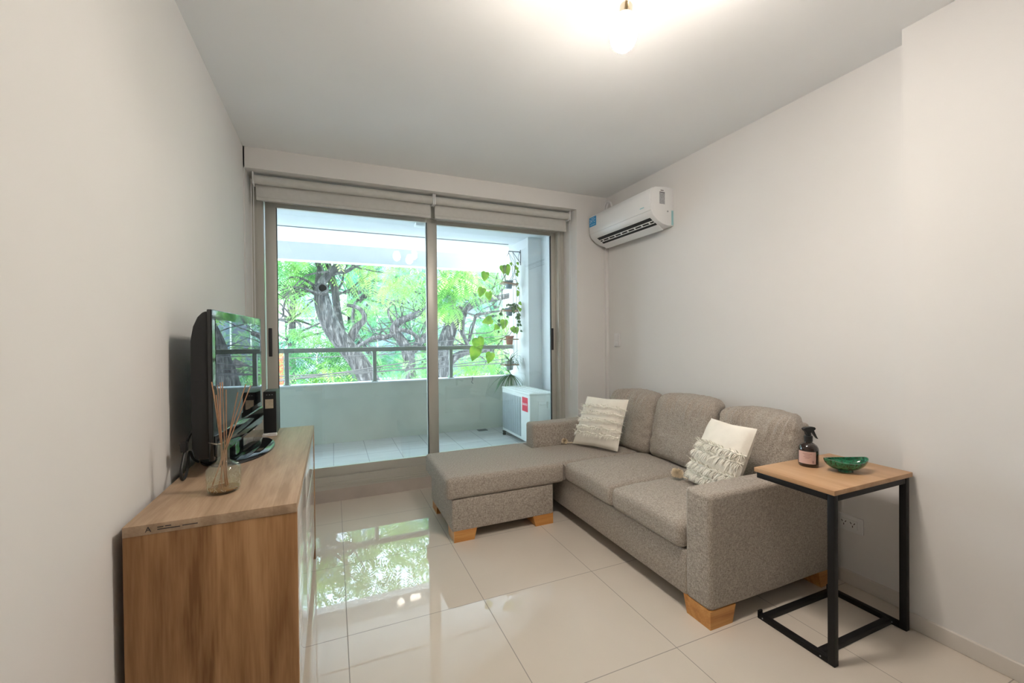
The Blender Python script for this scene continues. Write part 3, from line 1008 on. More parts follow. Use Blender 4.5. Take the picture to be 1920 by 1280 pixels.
MB().lathe([(.001, 0), (1.0, 0), (1.0, .006), (.985, .010), (.93, .014), (.5, .019), (.001, .020)], (-.01, 0, 0), 56, None, .13, .245).build('base', M['gloss'], tv, local=True)
MB().rbox(-.05, -.012, -.07, .07, .012, .075, .008, 2).build('neck', M['gloss'], tv, local=True)
# cable loop behind the television
pc = MB()
pts = [(-.47, 1.86, .93), (-.483, 1.845, .905), (-.487, 1.83, .87), (-.487, 1.80, .835), (-.487, 1.775, .80), (-.487, 1.785, .77), (-.487, 1.81, .7665), (-.487, 1.84, .78), (-.487, 1.855, .815), (-.485, 1.86, .85), (-.49, 1.90, .84), (-.50, 1.96, .80), (-.505, 2.05, .7655)]
pc.tube(smoothpath(pts), .0045, 8)
pc.rbox(-.497, -.478, 1.80, 1.83, .862, .895, .004, 1)
tag(pc.build('power_cable', M['cablem'], None, (-.487, 1.85, SZ)), 'black power cable looped behind the television', 'cable')
# black box at the end of the screen
bx0 = thing('modem', 'slim black modem standing upright at the far end of the television', 'modem', (-.306, 2.57, SZ))
mo = MB().rbox(-.336, -.277, 2.50, 2.64, SZ, .985, .003, 2).build('case', M['blackp'], bx0)
tag(MB().box(-.327, -.290, 2.4985, 2.501, .898, .945).build('sticker', M['label_cream'], mo), 'cream paper sticker')
bt = MB()
for q in range(3):
    bt.box(-.322 + q * .012, -.316 + q * .012, 2.4985, 2.501, .967, .969)
bt.build('indicator', M['grey'], mo)
ps = MB().rbox(-.338, -.272, 2.462, 2.488, SZ, SZ + .012, .003, 2)
for q in range(9):
    ps.rbox(-.335 + q * .007, -.331 + q * .007, 2.460, 2.489, SZ + .008, SZ + .014, .001, 1)
tag(ps.build('plastic_clip', M['wplast'], None, (-.305, 2.475, SZ)), 'small ridged white plastic piece in front of the black modem', 'clip')

# ------------------------------------------------------------------ reed diffuser bottle
dx, dy = -.333, 1.628
df = thing('reed_diffuser', 'greenish glass diffuser bottle with reed sticks on the oak cabinet', 'diffuser', (dx, dy, SZ))
prof = [(.001, .004), (.030, .003), (.040, .001), (.0445, .006), (.047, .02), (.049, .045), (.049, .066), (.047, .078), (.040, .088), (.028, .096), (.0195, .100), (.0175, .106), (.0170, .140), (.0180, .152), (.0195, .157), (.0175, .157), (.0160, .150), (.0155, .108), (.017, .103), (.026, .0935), (.037, .086), (.0445, .076), (.0465, .066), (.0465, .045), (.0445, .021), (.042, .009), (.001, .009)]
MB().lathe(prof, (dx, dy, SZ), 40).build('bottle', M['bottle'], df)
rd = MB()
rnd = random.Random(11)
tops = [(362, 716), (400, 730), (408, 722), (413, 717), (417, 716), (424, 730), (446, 735), (461, 720), (470, 722), (405, 740)]
for i, (px, py) in enumerate(tops):
    px = px + (35 if i == 0 else 0)
    t_ = at(px, py, dy + rnd.uniform(-.02, .02))
    b_ = Vector((dx - (t_.x - dx) * .28 + rnd.uniform(-.008, .008), dy + rnd.uniform(-.02, .02), SZ + .011))
    # every stick leans through the neck
    nz = SZ + .15
    f_ = (nz - b_.z) / (t_.z - b_.z)
    nk_ = b_.lerp(t_, f_)
    dd = Vector((nk_.x - dx, nk_.y - dy, 0))
    if dd.length > .012:
        b_ = b_ - dd * ((dd.length - .012) / dd.length) / (1 - f_)
        bd = Vector((b_.x - dx, b_.y - dy, 0))
        if bd.length > .036:
            b_.x = dx + bd.x * .036 / bd.length; b_.y = dy + bd.y * .036 / bd.length
    rs = MB().tube([b_, t_], .0016, 7)
    rs.build('reed', M['reed'], df)
res = MB()
for q in range(90):
    a = rnd.uniform(0, 2 * PI); z = .012 + .05 * rnd.random() ** 1.6
    r_ = .0445
    p = Vector((dx + r_ * math.cos(a), dy + r_ * math.sin(a), SZ + z))
    d = Vector((-math.sin(a) * rnd.uniform(-1, 1), math.cos(a) * rnd.uniform(-1, 1), rnd.uniform(-.6, 1))).normalized() * rnd.uniform(.006, .018)
    e = p + d
    h = Vector((e.x - dx, e.y - dy, 0)); k = .0445 / max(h.length, 1e-6)
    e = Vector((dx + h.x * k, dy + h.y * k, max(e.z, SZ + .010)))
    res.tube([p, e], .0005, 4)
tag(res.build('residue', plain('pale_residue', (.70, .62, .50), .7), df), 'pale dried streaks inside the glass')
lq = MB().lathe([(.001, .0095), (.0415, .0095), (.0435, .014), (.001, .0145)], (dx, dy, SZ), 32)
tag(lq.build('oil', plain('amber_oil', (.30, .15, .06), .15), df), 'amber oil at the bottom')
fb = MB()
for q in range(14):
    a = rnd.uniform(2.2, 4.6); L = rnd.uniform(.012, .026)
    p = Vector((dx + .016 * math.cos(a), dy + .016 * math.sin(a), SZ + .158))
    e = p + Vector((math.cos(a) * L, math.sin(a) * L * .6, rnd.uniform(-.002, .008)))
    w = Vector((-math.sin(a), math.cos(a), .3)) * .003
    fb.add([p - w * .4, p + w * .4, p.lerp(e, .5) + w, e, p.lerp(e, .5) - w], [(0, 1, 2, 3, 4)])
tag(fb.build('dried_flower', M['cream'], df), 'small dried flower at the rim')

# ------------------------------------------------------------------ balcony
ZB, YP, CX, CY, BH = .09, 5.12, 2.2, 4.66, 2.475
struct('balcony_floor', MB().box(-3.2, CX + .3, 3.66, 5.3, -.15, ZB), M['btile'], 'grey stone tiled balcony floor', 'floor')
struct('balcony_ceiling', MB().box(-3.2, 4.2, 3.66, 5.9, BH, BH + .2).box(-3.2, 4.2, 5.9, 6.05, 2.255, BH + .2), M['concw'], 'white balcony ceiling with downstand beam', 'ceiling')
struct('trim_2', MB().box(-3.0, 2.13, 5.105, 5.13, BH - .004, BH + .004), plain('drip_groove', (.12, .13, .14), .8), 'dark drip groove in the balcony ceiling', 'groove')
struct('wall_balcony', MB().box(XR, XR + .3, 3.66, CY + .02, -.1, BH + .05).box(CX, XR + .3, CY, 5.27, -.1, BH + .05), M['concw'], 'white balcony side wall with corner pillar', 'wall')
struct('wall_parapet', MB().box(-3.2, CX + .01, YP, 5.27, -.3, .745), M['conc'], 'grey green painted balcony parapet', 'parapet')
struct('wall_parapet_cap', MB().box(-3.2, CX + .01, YP - .006, 5.28, .743, .757), M['concw'], 'white parapet coping', 'coping')
struct('wall_facade', MB().box(-3.2, XL - .1, 3.58, 3.72, -.3, BH + .1).box(-3.3, -3.2, 3.58, 5.3, -.3, BH + .1), M['concw'], 'white facade beside the balcony door', 'wall')
rl = thing('balcony_railing', 'grey green metal handrail above the balcony parapet', 'railing', (-.4, 5.2, .757))
MB().rbox(-3.15, CX, 5.16, 5.215, 1.108, 1.158, .004, 1).build('handrail', M['rail'], rl)
for x_ in (-2.27, -1.37, -.468, .445, 1.36):
    MB().rbox(x_ - .021, x_ + .021, 5.168, 5.206, .757, 1.108, .003, 1).box(x_ - .035, x_ + .035, 5.155, 5.22, .757, .763).build('post', M['rail'], rl)
hk = MB().tube([(at(886, 706, YP).x, YP + .03, .759), (at(886, 706, YP).x, YP - .004, .760), at(886, 712, YP - .02), at(884, 716, YP - .02), at(887, 719, YP - .02)], .004, 6)
o = hk.build('wire_hook', M['steel'], None, at(886, 719, YP - .02)); tag(o, 'small dark wire hook hanging on the parapet', 'hook')

# outdoor unit
UX0, UX1, UY0, UY1, UZ0, UZ1 = 1.885, 2.175, 3.99, 4.77, .135, .662
un = thing('outdoor_unit', 'white outdoor air conditioning unit with red label standing on the balcony', 'air conditioner', (2.03, 4.38, ZB))
MB().rbox(UX0, UX1, UY0, UY1, UZ0, UZ1 - .02, .012, 2).build('casing', M['acbody'], un)
lid = MB().rbox(UX0 - .004, UX1 + .004, UY0 - .004, UY1 + .004, UZ1 - .024, UZ1, .008, 2)
for q in (.25, .5, .75):
    xx = UX0 + (UX1 - UX0) * q
    lid.rbox(xx - .006, xx + .006, UY0 + .05, UY1 - .05, UZ1 - .002, UZ1 + .004, .002, 1)
lid.build('lid', M['acbody'], un)
gy0, gy1, gz0, gz1 = UY0 + .225, UY1 - .03, UZ0 + .035, UZ1 - .06
go = MB().rbox(UX0 - .006, UX0 + .002, gy0, gy1, gz0, gz1, .003, 1).build('fan_grille', M['acgrey'], un)
gr = MB()
cyy, czz = (gy0 + gy1) / 2, (gz0 + gz1) / 2
for k in range(46):
    zz = gz0 + .008 + (gz1 - gz0 - .016) * k / 45
    gr.box(UX0 - .0085, UX0 - .0065, gy0 + .006, gy1 - .006, zz - .0012, zz + .0012)
for k in range(9):
    yy = gy0 + .01 + (gy1 - gy0 - .02) * k / 8
    gr.box(UX0 - .0105, UX0 - .0085, yy - .0018, yy + .0018, gz0 + .006, gz1 - .006)
gr.build('grille_wire', M['acgrey'], go)
so = tag(MB().box(UX0 - .003, UX0 + .002, UY0 + .045, UY0 + .185, .462, .612).build('brand_label', M['red'], un), 'red label with white lettering')
MB().text('SANYO', .036, facing_negx(UX0 - .0033, UY0 + .115, .537), .0008).build('lettering', M['white'], so)
sv = MB().rbox(UX0 + .10, UX0 + .19, UY0 - .006, UY0 + .004, .29, .575, .004, 1).rbox(UX0 + .115, UX0 + .18, UY0 - .012, UY0 - .004, .535, .55, .003, 1)
sv.build('service_cover', M['acbody'], un)
vl = MB().rbox(UX0 + .205, UX1 - .01, UY0 - .03, UY0 + .004, .49, .57, .006, 2)
vl.build('valve_cover', M['acbody'], un)
pi = MB()
pi.tube([(UX1 - .02, UY0 - .015, .52), (UX1 + .02, UY0 - .012, .51), (UX1 + .035, UY0, .46), (UX1 + .035, UY0 + .01, .2), (UX1 + .035, UY0 + .02, .10)], .014, 10)
for (a, z) in ((.165, .30), (.2, .275)):
    pi.tube([(UX0 + a, UY0 - .008, z), (UX0 + a, UY0 + .002, z)], .008, 10)
pi.build('pipe', M['rubber'], un)
for yy in (UY0 + .07, UY1 - .07):
    ft = MB().rbox(UX0 - .02, UX1 + .01, yy - .02, yy + .02, UZ0 - .012, UZ0 + .004, .002, 1)
    for xx in (UX0 - .004, UX1 - .02):
        ft.lathe([(.001, 0), (.018, 0), (.02, .008), (.016, .03), (.001, .036)], (xx, yy, ZB), 14)
    tag(ft.build('mounting_foot', M['rubber'], un), 'dark rubber mounted foot')

# ceiling light of the balcony
o = MB().rbox(.81, .95, 4.46, 4.56, BH - .035, BH, .008, 2).build('balcony_light', M['wplast'], None, (.88, 4.51, BH - .035)); tag(o, 'small white box light on the balcony ceiling', 'ceiling light')
# floor drain
o = MB().box(1.66, 1.78, 5.0, 5.09, ZB, ZB + .004).build('floor_drain', M['steel'], None, (1.72, 5.05, ZB)); tag(o, 'dark floor drain in front of the parapet', 'drain')

# hanging plant shelf on the pillar
PX, PY = 2.035, 4.88
ps = thing('hanging_plant_shelf', 'rope hung tower of four small boards on the balcony pillar', 'plant shelf', (PX, PY, .9))
bk = MB()
bk.tube([(CX - .003, PY, 2.36), (CX - .003, PY, 2.17)], .006, 8)
bk.tube([(CX - .003, PY, 2.335), (PX, PY, 2.335)], .006, 8)
bk.tube([(CX - .003, PY, 2.19), (CX - .11, PY, 2.33)], .004, 8)
bk.tube(smoothpath([(CX - .004, PY, 2.34), (CX - .03, PY, 2.30), (CX - .035, PY, 2.24), (CX - .01, PY, 2.2)]), .003, 6)
bk.tube([(PX, PY, 2.335), (PX, PY, 2.30)], .004, 6)
tag(bk.build('wall_bracket', M['steel'], ps), 'black iron wall bracket')
SZs = (1.925, 1.585, 1.232, .915)
rp = MB()
for (sx_, sy_) in ((-1, -1), (1, -1), (1, 1), (-1, 1)):
    pth = [(PX, PY, 2.315), (PX + sx_ * .06, PY + sy_ * .04, 2.2), (PX + sx_ * .08, PY + sy_ * .05, SZs[0])]
    for z in SZs[1:]:
        pth += [(PX + sx_ * .08, PY + sy_ * .05, z)]
    rp.tube(pth, .0028, 5)
rp.build('rope', M['rope'], ps)
tilt = (.09, .03, 0, 0)
for z, tl in zip(SZs, tilt):
    mm = Matrix.Translation((PX, PY, z)) @ Matrix.Rotation(tl, 4, 'Y')
    bd = MB()
    n_ = 20
    # board with a round hole that holds the pot
    hole = [(.047 * math.cos(2 * PI * i / n_), .047 * math.sin(2 * PI * i / n_)) for i in range(n_)]
    def edge(i):
        a = 2 * PI * i / n_; c, s_ = math.cos(a), math.sin(a)
        k = min(.10 / max(abs(c), 1e-6), .07 / max(abs(s_), 1e-6))
        return (k * c, k * s_)
    ed = [edge(i) for i in range(n_)]
    vs = [(x, y, z_) for z_ in (-.008, .008) for (x, y) in hole] + [(x, y, z_) for z_ in (-.008, .008) for (x, y) in ed]
    fs = []
    for i in range(n_):
        j = (i + 1) % n_
        fs += [(i, 2 * n_ + i, 2 * n_ + j, j), (n_ + j, 3 * n_ + j, 3 * n_ + i, n_ + i), (2 * n_ + i, 3 * n_ + i, 3 * n_ + j, 2 * n_ + j), (i, j, n_ + j, n_ + i)]
    bd.add(vs, fs, False, mm)
    bd.build('shelf_board', M['shelfw'], ps)


def heart(mb, p, d, up, size, fold=.25):
    """a pointed heart leaf hanging from p towards d"""
    d = Vector(d).normalized(); up = Vector(up)
    sd = d.cross(up).normalized(); nn = sd.cross(d).normalized()
    outl = [(0, 0), (.12, -.10), (.30, -.10), (.45, .03), (.48, .22), (.40, .48), (.24, .74), (.08, .94), (0, 1.05)]
    vs, fs = [], []
    for (w, l) in outl:
        for k in (-1, 0, 1):
            vs.append(Vector(p) + d * size * (l if k else max(l, 0)) + sd * size * w * k - nn * size * fold * (w * (1 if k else 0)) - nn * size * .25 * l * l)
    for i in range(len(outl) - 1):
        fs += [(i * 3, i * 3 + 1, i * 3 + 4, i * 3 + 3), (i * 3 + 1, i * 3 + 2, i * 3 + 5, i * 3 + 4)]
    mb.add(vs, fs, True)


def blade(mb, p, d0, L, w, droop, seg=7):
    d = Vector(d0).normalized(); p = Vector(p); vs, fs = [], []
    sd = d.cross(Vector((0, 0, 1)))
    sd = sd.normalized() if sd.length > 1e-3 else Vector((1, 0, 0))
    for i in range(seg + 1):
        t = i / seg
        ww = w * (1 - t ** 2) * (.6 + .4 * min(1, t * 4))
        vs += [p - sd * ww, p + sd * ww]
        p = p + d * L / seg
        p.x = min(p.x, CX - .02)
        d = (d + Vector((0, 0, -droop / seg))).normalized()
    fs = [(2 * i, 2 * i + 1, 2 * i + 3, 2 * i + 2) for i in range(seg)]
    mb.add(vs, fs, True)


def pot(label, z, mat, r=.046, h=.10, tl=0):
    t_ = thing('potted_plant', label, 'potted plant', (PX, PY, z - h * .6), group='potted plants on the hanging shelf')
    c = (PX, PY, z - h * .6)
    MB().lathe([(.001, 0), (r * .72, 0), (r * .78, .004), (r * .98, h * .82), (r * 1.12, h * .83), (r * 1.15, h), (r * 1.0, h), (r * .95, h * .86), (.001, h * .86)], c, 24).build('pot', mat, t_)
    return t_, (PX, PY, z + h * .26)


rnd = random.Random(21)
# top pot: pothos with big pointed leaves to the left
t1, c1 = pot('trailing pothos in a blue pot on the topmost hanging board', SZs[0], M['bluepot'])
vi, lf = MB(), MB()
for (pxs, sz, d) in (([(944, 528), (930, 536), (915, 543), (905, 540)], .13, (-.3, 0, -1)), ([(944, 528), (932, 528), (918, 548), (916, 548)], .12, (.3, 0, -1)),
                     ([(948, 528), (945, 515), (944, 503), (943, 498)], .12, (.2, -.1, -1)), ([(948, 528), (947, 510), (949, 500), (949, 497)], .15, (.3, -.1, -1)),
                     ([(944, 528), (925, 520), (912, 512), (911, 510)], .13, (-.2, -.2, -1)), ([(955, 530), (965, 515), (966, 500), (958, 492)], .05, (.3, -.1, -1))):
    pth = [Vector(c1)] + [at(a, b_, PY - .03) for (a, b_) in pxs]
    vi.tube(smoothpath(pth), .003, 5)
    heart(lf, pth[-1], d, (0, -1, .25), sz * .85)
for q in range(16):
    z = rnd.uniform(1.6, 2.2); sx_ = rnd.choice((.10, .12, .13))
    heart(lf, (PX + sx_ + rnd.uniform(-.02, .02), PY + rnd.uniform(-.05, .02), z), (rnd.uniform(-1, 1), -.3, -.8), (0, -1, .3), rnd.uniform(.03, .05))
vi.tube(smoothpath([c1, (PX + .09, PY - .02, 2.0), (PX + .12, PY - .02, 1.9), (PX + .14, PY - .02, 1.8), (PX + .12, PY - .02, 1.66), (PX + .09, PY, 1.6)]), .003, 5)
vi.tube(smoothpath([c1, (PX + .07, PY - .02, 2.08), (PX + .09, PY - .02, 2.2), (PX + .05, PY - .01, 2.32)]), .003, 5)
vi.build('stem', M['vine'], t1); lf.build('foliage', M['pothos'], t1)
# second pot: small creeping leaves
t2, c2 = pot('small leaved creeper in a blue pot on the second hanging board', SZs[1], M['bluepot'])
vi, lf = MB(), MB()
for q in range(9):
    a = rnd.uniform(0, 2 * PI); e = Vector((c2[0] + .12 * math.cos(a), c2[1] + .07 * math.sin(a), c2[2] + rnd.uniform(-.05, .12)))
    e2 = e + Vector((.03 * math.cos(a), .02 * math.sin(a), -rnd.uniform(.1, .35)))
    pth = smoothpath([c2, e, e2]); vi.tube(pth, .002, 4)
    for p in pth[2::2]:
        heart(lf, p, (rnd.uniform(-1, 1), rnd.uniform(-.6, .2), -.7), (0, -1, .3), rnd.uniform(.03, .05))
vi.build('stem', M['vine'], t2); lf.build('foliage', M['spider'], t2)
# third pot: terracotta with large yellow-green leaves hanging left
t3, c3 = pot('yellow green philodendron in a terracotta pot on the third hanging board', SZs[2], M['terra'], .05, .11)
vi, lf = MB(), MB()
for (pxs, sz, d) in (([(948, 625), (940, 612), (925, 598), (922, 598)], .14, (-.8, 0, -.25)), ([(950, 620), (948, 606), (946, 600)], .13, (-.1, -.1, -1)),
                     ([(948, 630), (925, 622), (928, 612)], .09, (1, 0, -.2)), ([(945, 632), (920, 640), (898, 628), (896, 634)], .20, (.25, -.1, -1)),
                     ([(945, 632), (915, 645), (894, 650), (894, 652)], .19, (-.35, -.1, -1)), ([(955, 628), (962, 616), (961, 613)], .10, (.5, -.1, -1)),
                     ([(955, 628), (968, 612), (968, 614)], .10, (.2, -.1, -1)), ([(945, 630), (930, 652), (921, 662)], .15, (-.3, -.1, -1))):
    pth = [Vector(c3)] + [at(a, b_, PY - .04) for (a, b_) in pxs]
    vi.tube(smoothpath(pth), .0028, 5)
    heart(lf, pth[-1], d, (0, -1, .25), sz * .85)
vi.build('stem', M['vine'], t3); lf.build('foliage', M['pothos'], t3)
# lowest pot: spider plant
t4, c4 = pot('spider plant with long arching leaves on the lowest hanging board', SZs[3], M['greypot'], .05, .11)
lf = MB()
for q in range(46):
    a = rnd.uniform(0, 2 * PI)
    e = rnd.uniform(.3, 1.6)
    blade(lf, c4, (math.cos(a), math.sin(a) * .8 - .2, e), rnd.uniform(.2, .36), .006, rnd.uniform(1.2, 3.2))
c5 = (PX - .01, PY - .05, .80)
for q in range(34):
    a = rnd.uniform(0, 2 * PI)
    blade(lf, c5, (math.cos(a) - .25, math.sin(a) * .5 - .3, rnd.uniform(-.6, .5)), rnd.uniform(.2, .38), .008, rnd.uniform(.8, 2))
lf.tube(smoothpath([c4, (PX - .02, PY - .07, .95), c5]), .003, 5)
lf.build('foliage', M['spider'], t4)

# ------------------------------------------------------------------ street, trees, houses
GZ = -3.4
o = MB().box(-40, 60, 6.1, 60, GZ - .3, GZ).build('street', plain('asphalt', (.30, .30, .31), .9, var=.1, vscale=3), None)
o['kind'] = 'structure'; tag(o, 'grey street below the balcony', 'street')
o = MB().box(-40, 60, 16.5, 20, GZ, GZ + .14).build('sidewalk', plain('pavement', (.52, .51, .49), .9, var=.08, vscale=4), None)
o['kind'] = 'structure'; tag(o, 'pale pavement across the street', 'pavement')


def limb(mb, pts, Y, n=14, jig=.0, ssm=2):
    """pts: (px, py, radius px [, extra depth])"""
    P, R = [], []
    for q in pts:
        yy = Y + (q[3] if len(q) > 3 else 0)
        p = at(q[0], q[1], yy)
        P.append(p); R.append(q[2] * (yy * .93) / FPX)
    for _ in range(ssm):
        a, r_ = [P[0]], [R[0]]
        for i in range(len(P) - 1):
            a += [P[i].lerp(P[i + 1], .25), P[i].lerp(P[i + 1], .75)]
            r_ += [R[i] * .75 + R[i + 1] * .25, R[i] * .25 + R[i + 1] * .75]
        P, R = a + [P[-1]], r_ + [R[-1]]
    R = [r_ * (1 + .10 * noise.noise((p.x * 2.5, p.z * 2.5, p.y))) for p, r_ in zip(P, R)]
    mb.tube(P, R, n)
    return P


def ground_to(p, dx=0, dy=0):
    return Vector((p.x + dx, p.y + dy, GZ - .05))


LEAFN = [0]


def frond(mb, p, d, L, rnd, npair=10, wl=.24):
    """feathery compound leaf: leaflets along both sides of a drooping rachis"""
    d = Vector(d).normalized()
    sd = d.cross(Vector((0, 0, 1)))
    sd = sd.normalized() if sd.length > .05 else Vector((1, 0, 0))
    vs, fs = [], []
    q = Vector(p)
    for i in range(npair):
        t = i / (npair - 1)
        w = L * wl * (1 - .75 * abs(t - .35)) * 1.25
        for s_ in (-1, 1):
            o_ = (sd * s_ + d * .55 + Vector((0, 0, -.25))).normalized()
            th = d * L * .03
            b = len(vs)
            vs += [q, q + o_ * w * .5 + th, q + o_ * w, q + o_ * w * .5 - th]
            fs.append((b, b + 1, b + 2, b + 3))
        q = q + d * L / npair
        d = (d + Vector((0, 0, -.13))).normalized()
    mb.add(vs, fs)


def crown(mb, blobs, rnd, L=(.35, .6), dens=1.25):
    for (c, rad, cnt) in blobs:
        for _ in range(int(cnt * dens)):
            while True:
                v = Vector((rnd.uniform(-1, 1), rnd.uniform(-1, 1), rnd.uniform(-1, 1)))
                if .15 < v.length < 1:
                    break
            p = Vector(c) + Vector((v.x * rad[0], v.y * rad[1], v.z * rad[2]))
            a = rnd.uniform(0, 2 * PI)
            frond(mb, p, (math.cos(a), math.sin(a), rnd.uniform(-.5, .35)), rnd.uniform(*L), rnd)


def twigs(mb, starts, rnd, n, L, r0):
    for _ in range(n):
        p = Vector(rnd.choice(starts))
        d = Vector((rnd.uniform(-1, 1), rnd.uniform(-.7, .7), rnd.uniform(-.3, 1))).normalized()
        pts = [p]; k = rnd.randint(4, 7)
        for i in range(k):
            d = (d + Vector((rnd.uniform(-.5, .5), rnd.uniform(-.4, .4), rnd.uniform(-.35, .4)))).normalized()
            p = p + d * L / k * rnd.uniform(.7, 1.3)
            pts.append(p)
        mb.tube(smoothpath(pts, 1), [r0 * (1 - .8 * i / (2 * k + 1)) for i in range(len(smoothpath(pts, 1)))], 6)


def blob(px, py, Y, rx, rz, ry, cnt):
    return (at(px, py, Y), (rx, ry, rz), cnt)


# leaning tree right in front of the left door panel
rnd = random.Random(5)
YA = 8.3
ta = thing('street_tree', 'leaning tree with furrowed trunk and hollow stump outside the left door panel', 'tree', (2.2, YA + .2, GZ))
tr = MB()
trunk = limb(tr, [(770, 905, 20, .2), (724, 775, 18.5, .1), (688, 702, 17.5), (668, 673, 17), (649, 650, 17), (633, 630, 16.5), (619, 609, 16), (609, 582, 15), (604, 562, 14), (602, 546, 12), (604, 528, 6)], YA, 22)
p0 = trunk[0]
tr.tube([ground_to(p0, .35), p0.lerp(ground_to(p0, .35), .5) + Vector((.02, 0, 0)), p0], [.32, .24, .20], 22)
tr.build('trunk', M['bark'], ta)
br = MB()
s1 = limb(br, [(602, 556, 8), (588, 544, 6.5), (568, 538, 5.5), (545, 548, 5.5), (526, 556, 5), (490, 562, 6), (440, 550, 5)], YA)
s2 = limb(br, [(599, 548, 9), (603, 530, 8), (614, 515, 7.5), (628, 504, 7), (636, 490, 4), (640, 470, 3)], YA)
limb(br, [(632, 504, 8), (648, 512, 3), (672, 496, 1.5), (700, 494, 1)], YA, 8)
limb(br, [(630, 503, 7), (640, 497, 4), (640, 480, 3), (645, 450, 3)], YA, 8)
s3 = limb(br, [(594, 540, 5), (597, 515, 5), (603, 495, 5), (600, 455, 6)], YA + .3)
s4 = limb(br, [(642, 620, 5, .4), (634, 590, 6, .5), (630, 565, 7, .6), (628, 540, 7, .6), (620, 515, 6, .6), (606, 460, 5, .5)], YA)
limb(br, [(655, 640, 9), (668, 612, 7), (682, 603, 6), (684, 590, 4), (672, 575, 4), (650, 572, 3)], YA + .1, 8)
limb(br, [(524, 545, 1.2), (550, 536, 1.3), (578, 542, 1.5), (600, 551, 2.2), (615, 543, 1.5)], YA - .35, 6)
limb(br, [(600, 545, 4), (580, 528, 3), (560, 520, 2), (540, 519, 1.5), (524, 540, 1)], YA - .1, 6)
limb(br, [(545, 549, 3), (530, 575, 2), (533, 592, 1.5), (520, 600, 1)], YA, 6)
limb(br, [(648, 455, 3, .4), (610, 492, 2.5, .3), (590, 485, 2, .2)], YA, 6)
twigs(br, s1[6:] + s2[8:] + s3[6:] + s4[10:], rnd, 26, 1.1, .022)
br.build('branch', M['bark'], ta)
# sawn-off stump with its dark hollow facing the balcony
c = at(605, 540, YA - .20)
n_ = (Vector((0, 0, CAMZ)) - c).normalized() * .8 + Vector((.1, 0, .2)); n_.normalize()
R_ = Vector((0, 0, 1)).rotation_difference(n_).to_matrix().to_4x4()
stp = MB().lathe([(.13, -.25), (.105, -.06), (.092, 0), (.078, .008), (.066, .0), (.055, -.05), (.001, -.06)], (0, 0, 0), 20, Matrix.Translation(c) @ R_)
sto = stp.build('stump', M['bark'], ta)
tag(MB().lathe([(.001, .004), (.062, .003), (.001, -.004)], (0, 0, 0), 20, Matrix.Translation(c) @ R_).build('hollow', plain('hollow_dark', (.003, .003, .003), 1.0, spec=.05), sto), 'dark hollow')
fo = MB()
crown(fo, [blob(545, 508, YA + .7, .6, .30, .4, 70), blob(525, 520, YA - .4, .35, .4, .4, 30), blob(575, 500, YA + 1, .4, .2, .3, 30), blob(585, 640, YA + .8, .55, .45, .5, 70), blob(600, 690, YA + .6, .75, .35, .5, 110),
           blob(690, 500, YA + .7, .9, .4, .7, 40), blob(600, 455, YA + .2, 1.6, .3, 1.0, 80), blob(620, 380, YA, 2.6, .6, 1.4, 150), blob(745, 520, YA - 1.0, .28, .25, .3, 26), blob(700, 430, YA, 2.0, .5, 1.0, 80), blob(540, 450, YA, 1.2, .5, 1, 60)], rnd)
fo.build('foliage', M['leafA'], ta)

# second tree behind the right door panel
rnd = random.Random(8)
YB2 = 9.4
t_b = thing('street_tree', 'dark forked tree with long horizontal limb behind the right door panel', 'tree', (1.9, YB2, GZ))
tr = MB()
trunk = limb(tr, [(775, 900, 19), (802, 770, 18), (818, 705, 17), (830, 660, 16), (842, 620, 15), (853, 594, 13.5), (866, 577, 10)], YB2, 20)
p0 = trunk[0]
tr.tube([ground_to(p0, -.25), p0.lerp(ground_to(p0, -.25), .5), p0], [.32, .26, .22], 20)
tr.build('trunk', M['bark'], t_b)
br = MB()
s1 = limb(br, [(856, 597, 12), (866, 582, 10), (885, 570, 8), (905, 563, 6.5), (935, 558, 6), (970, 551, 6), (1040, 530, 5), (1120, 515, 4)], YB2)
s2 = limb(br, [(852, 595, 9), (849, 572, 6.5), (851, 555, 5), (843, 548, 4), (836, 540, 3), (830, 515, 2)], YB2)
s3 = limb(br, [(826, 705, 14), (842, 678, 10), (860, 664, 7), (885, 658, 6), (920, 656, 5), (1000, 640, 5)], YB2 + .1)
s4 = limb(br, [(870, 585, 4), (868, 605, 4.5), (866, 622, 5), (872, 636, 4), (880, 652, 3.5)], YB2 - .2, 8)
limb(br, [(838, 600, 9), (830, 590, 7), (831, 578, 5)], YB2 - .2, 8)
limb(br, [(892, 566, 4), (889, 540, 4), (882, 525, 5), (878, 518, 5), (870, 505, 4)], YB2 + .4, 8)
limb(br, [(880, 640, 2), (890, 600, 3), (892, 590, 4), (905, 588, 3), (930, 583, 2), (960, 582, 2)], YB2 + .3, 8)
twigs(br, s1[8:] + s2[6:] + s3[8:] + s4, rnd, 40, 1.1, .022)
br.build('branch', M['bark'], t_b)
fo = MB()
crown(fo, [blob(850, 520, YB2 - 1.4, .55, .32, .4, 90), blob(835, 560, YB2 - 1.0, .3, .35, .4, 40), blob(885, 535, YB2 - .8, .4, .3, .4, 30), blob(900, 515, YB2, .9, .3, .8, 40),
           blob(840, 690, YB2 + 1, .8, .35, .6, 40), blob(920, 690, YB2 + .8, .9, .4, .6, 90), blob(950, 610, YB2 + 1, .8, .5, .7, 50), blob(900, 620, YB2 + 1.2, .7, .35, .6, 60), blob(900, 450, YB2, 2.2, .5, 1.2, 90), blob(1080, 560, YB2, 1.6, 1.2, 1, 120), blob(930, 370, YB2, 2.6, .7, 1.4, 140), blob(980, 650, YB2 - .6, .9, .7, .8, 70)], rnd)
fo.build('foliage', M['leafA'], t_b)

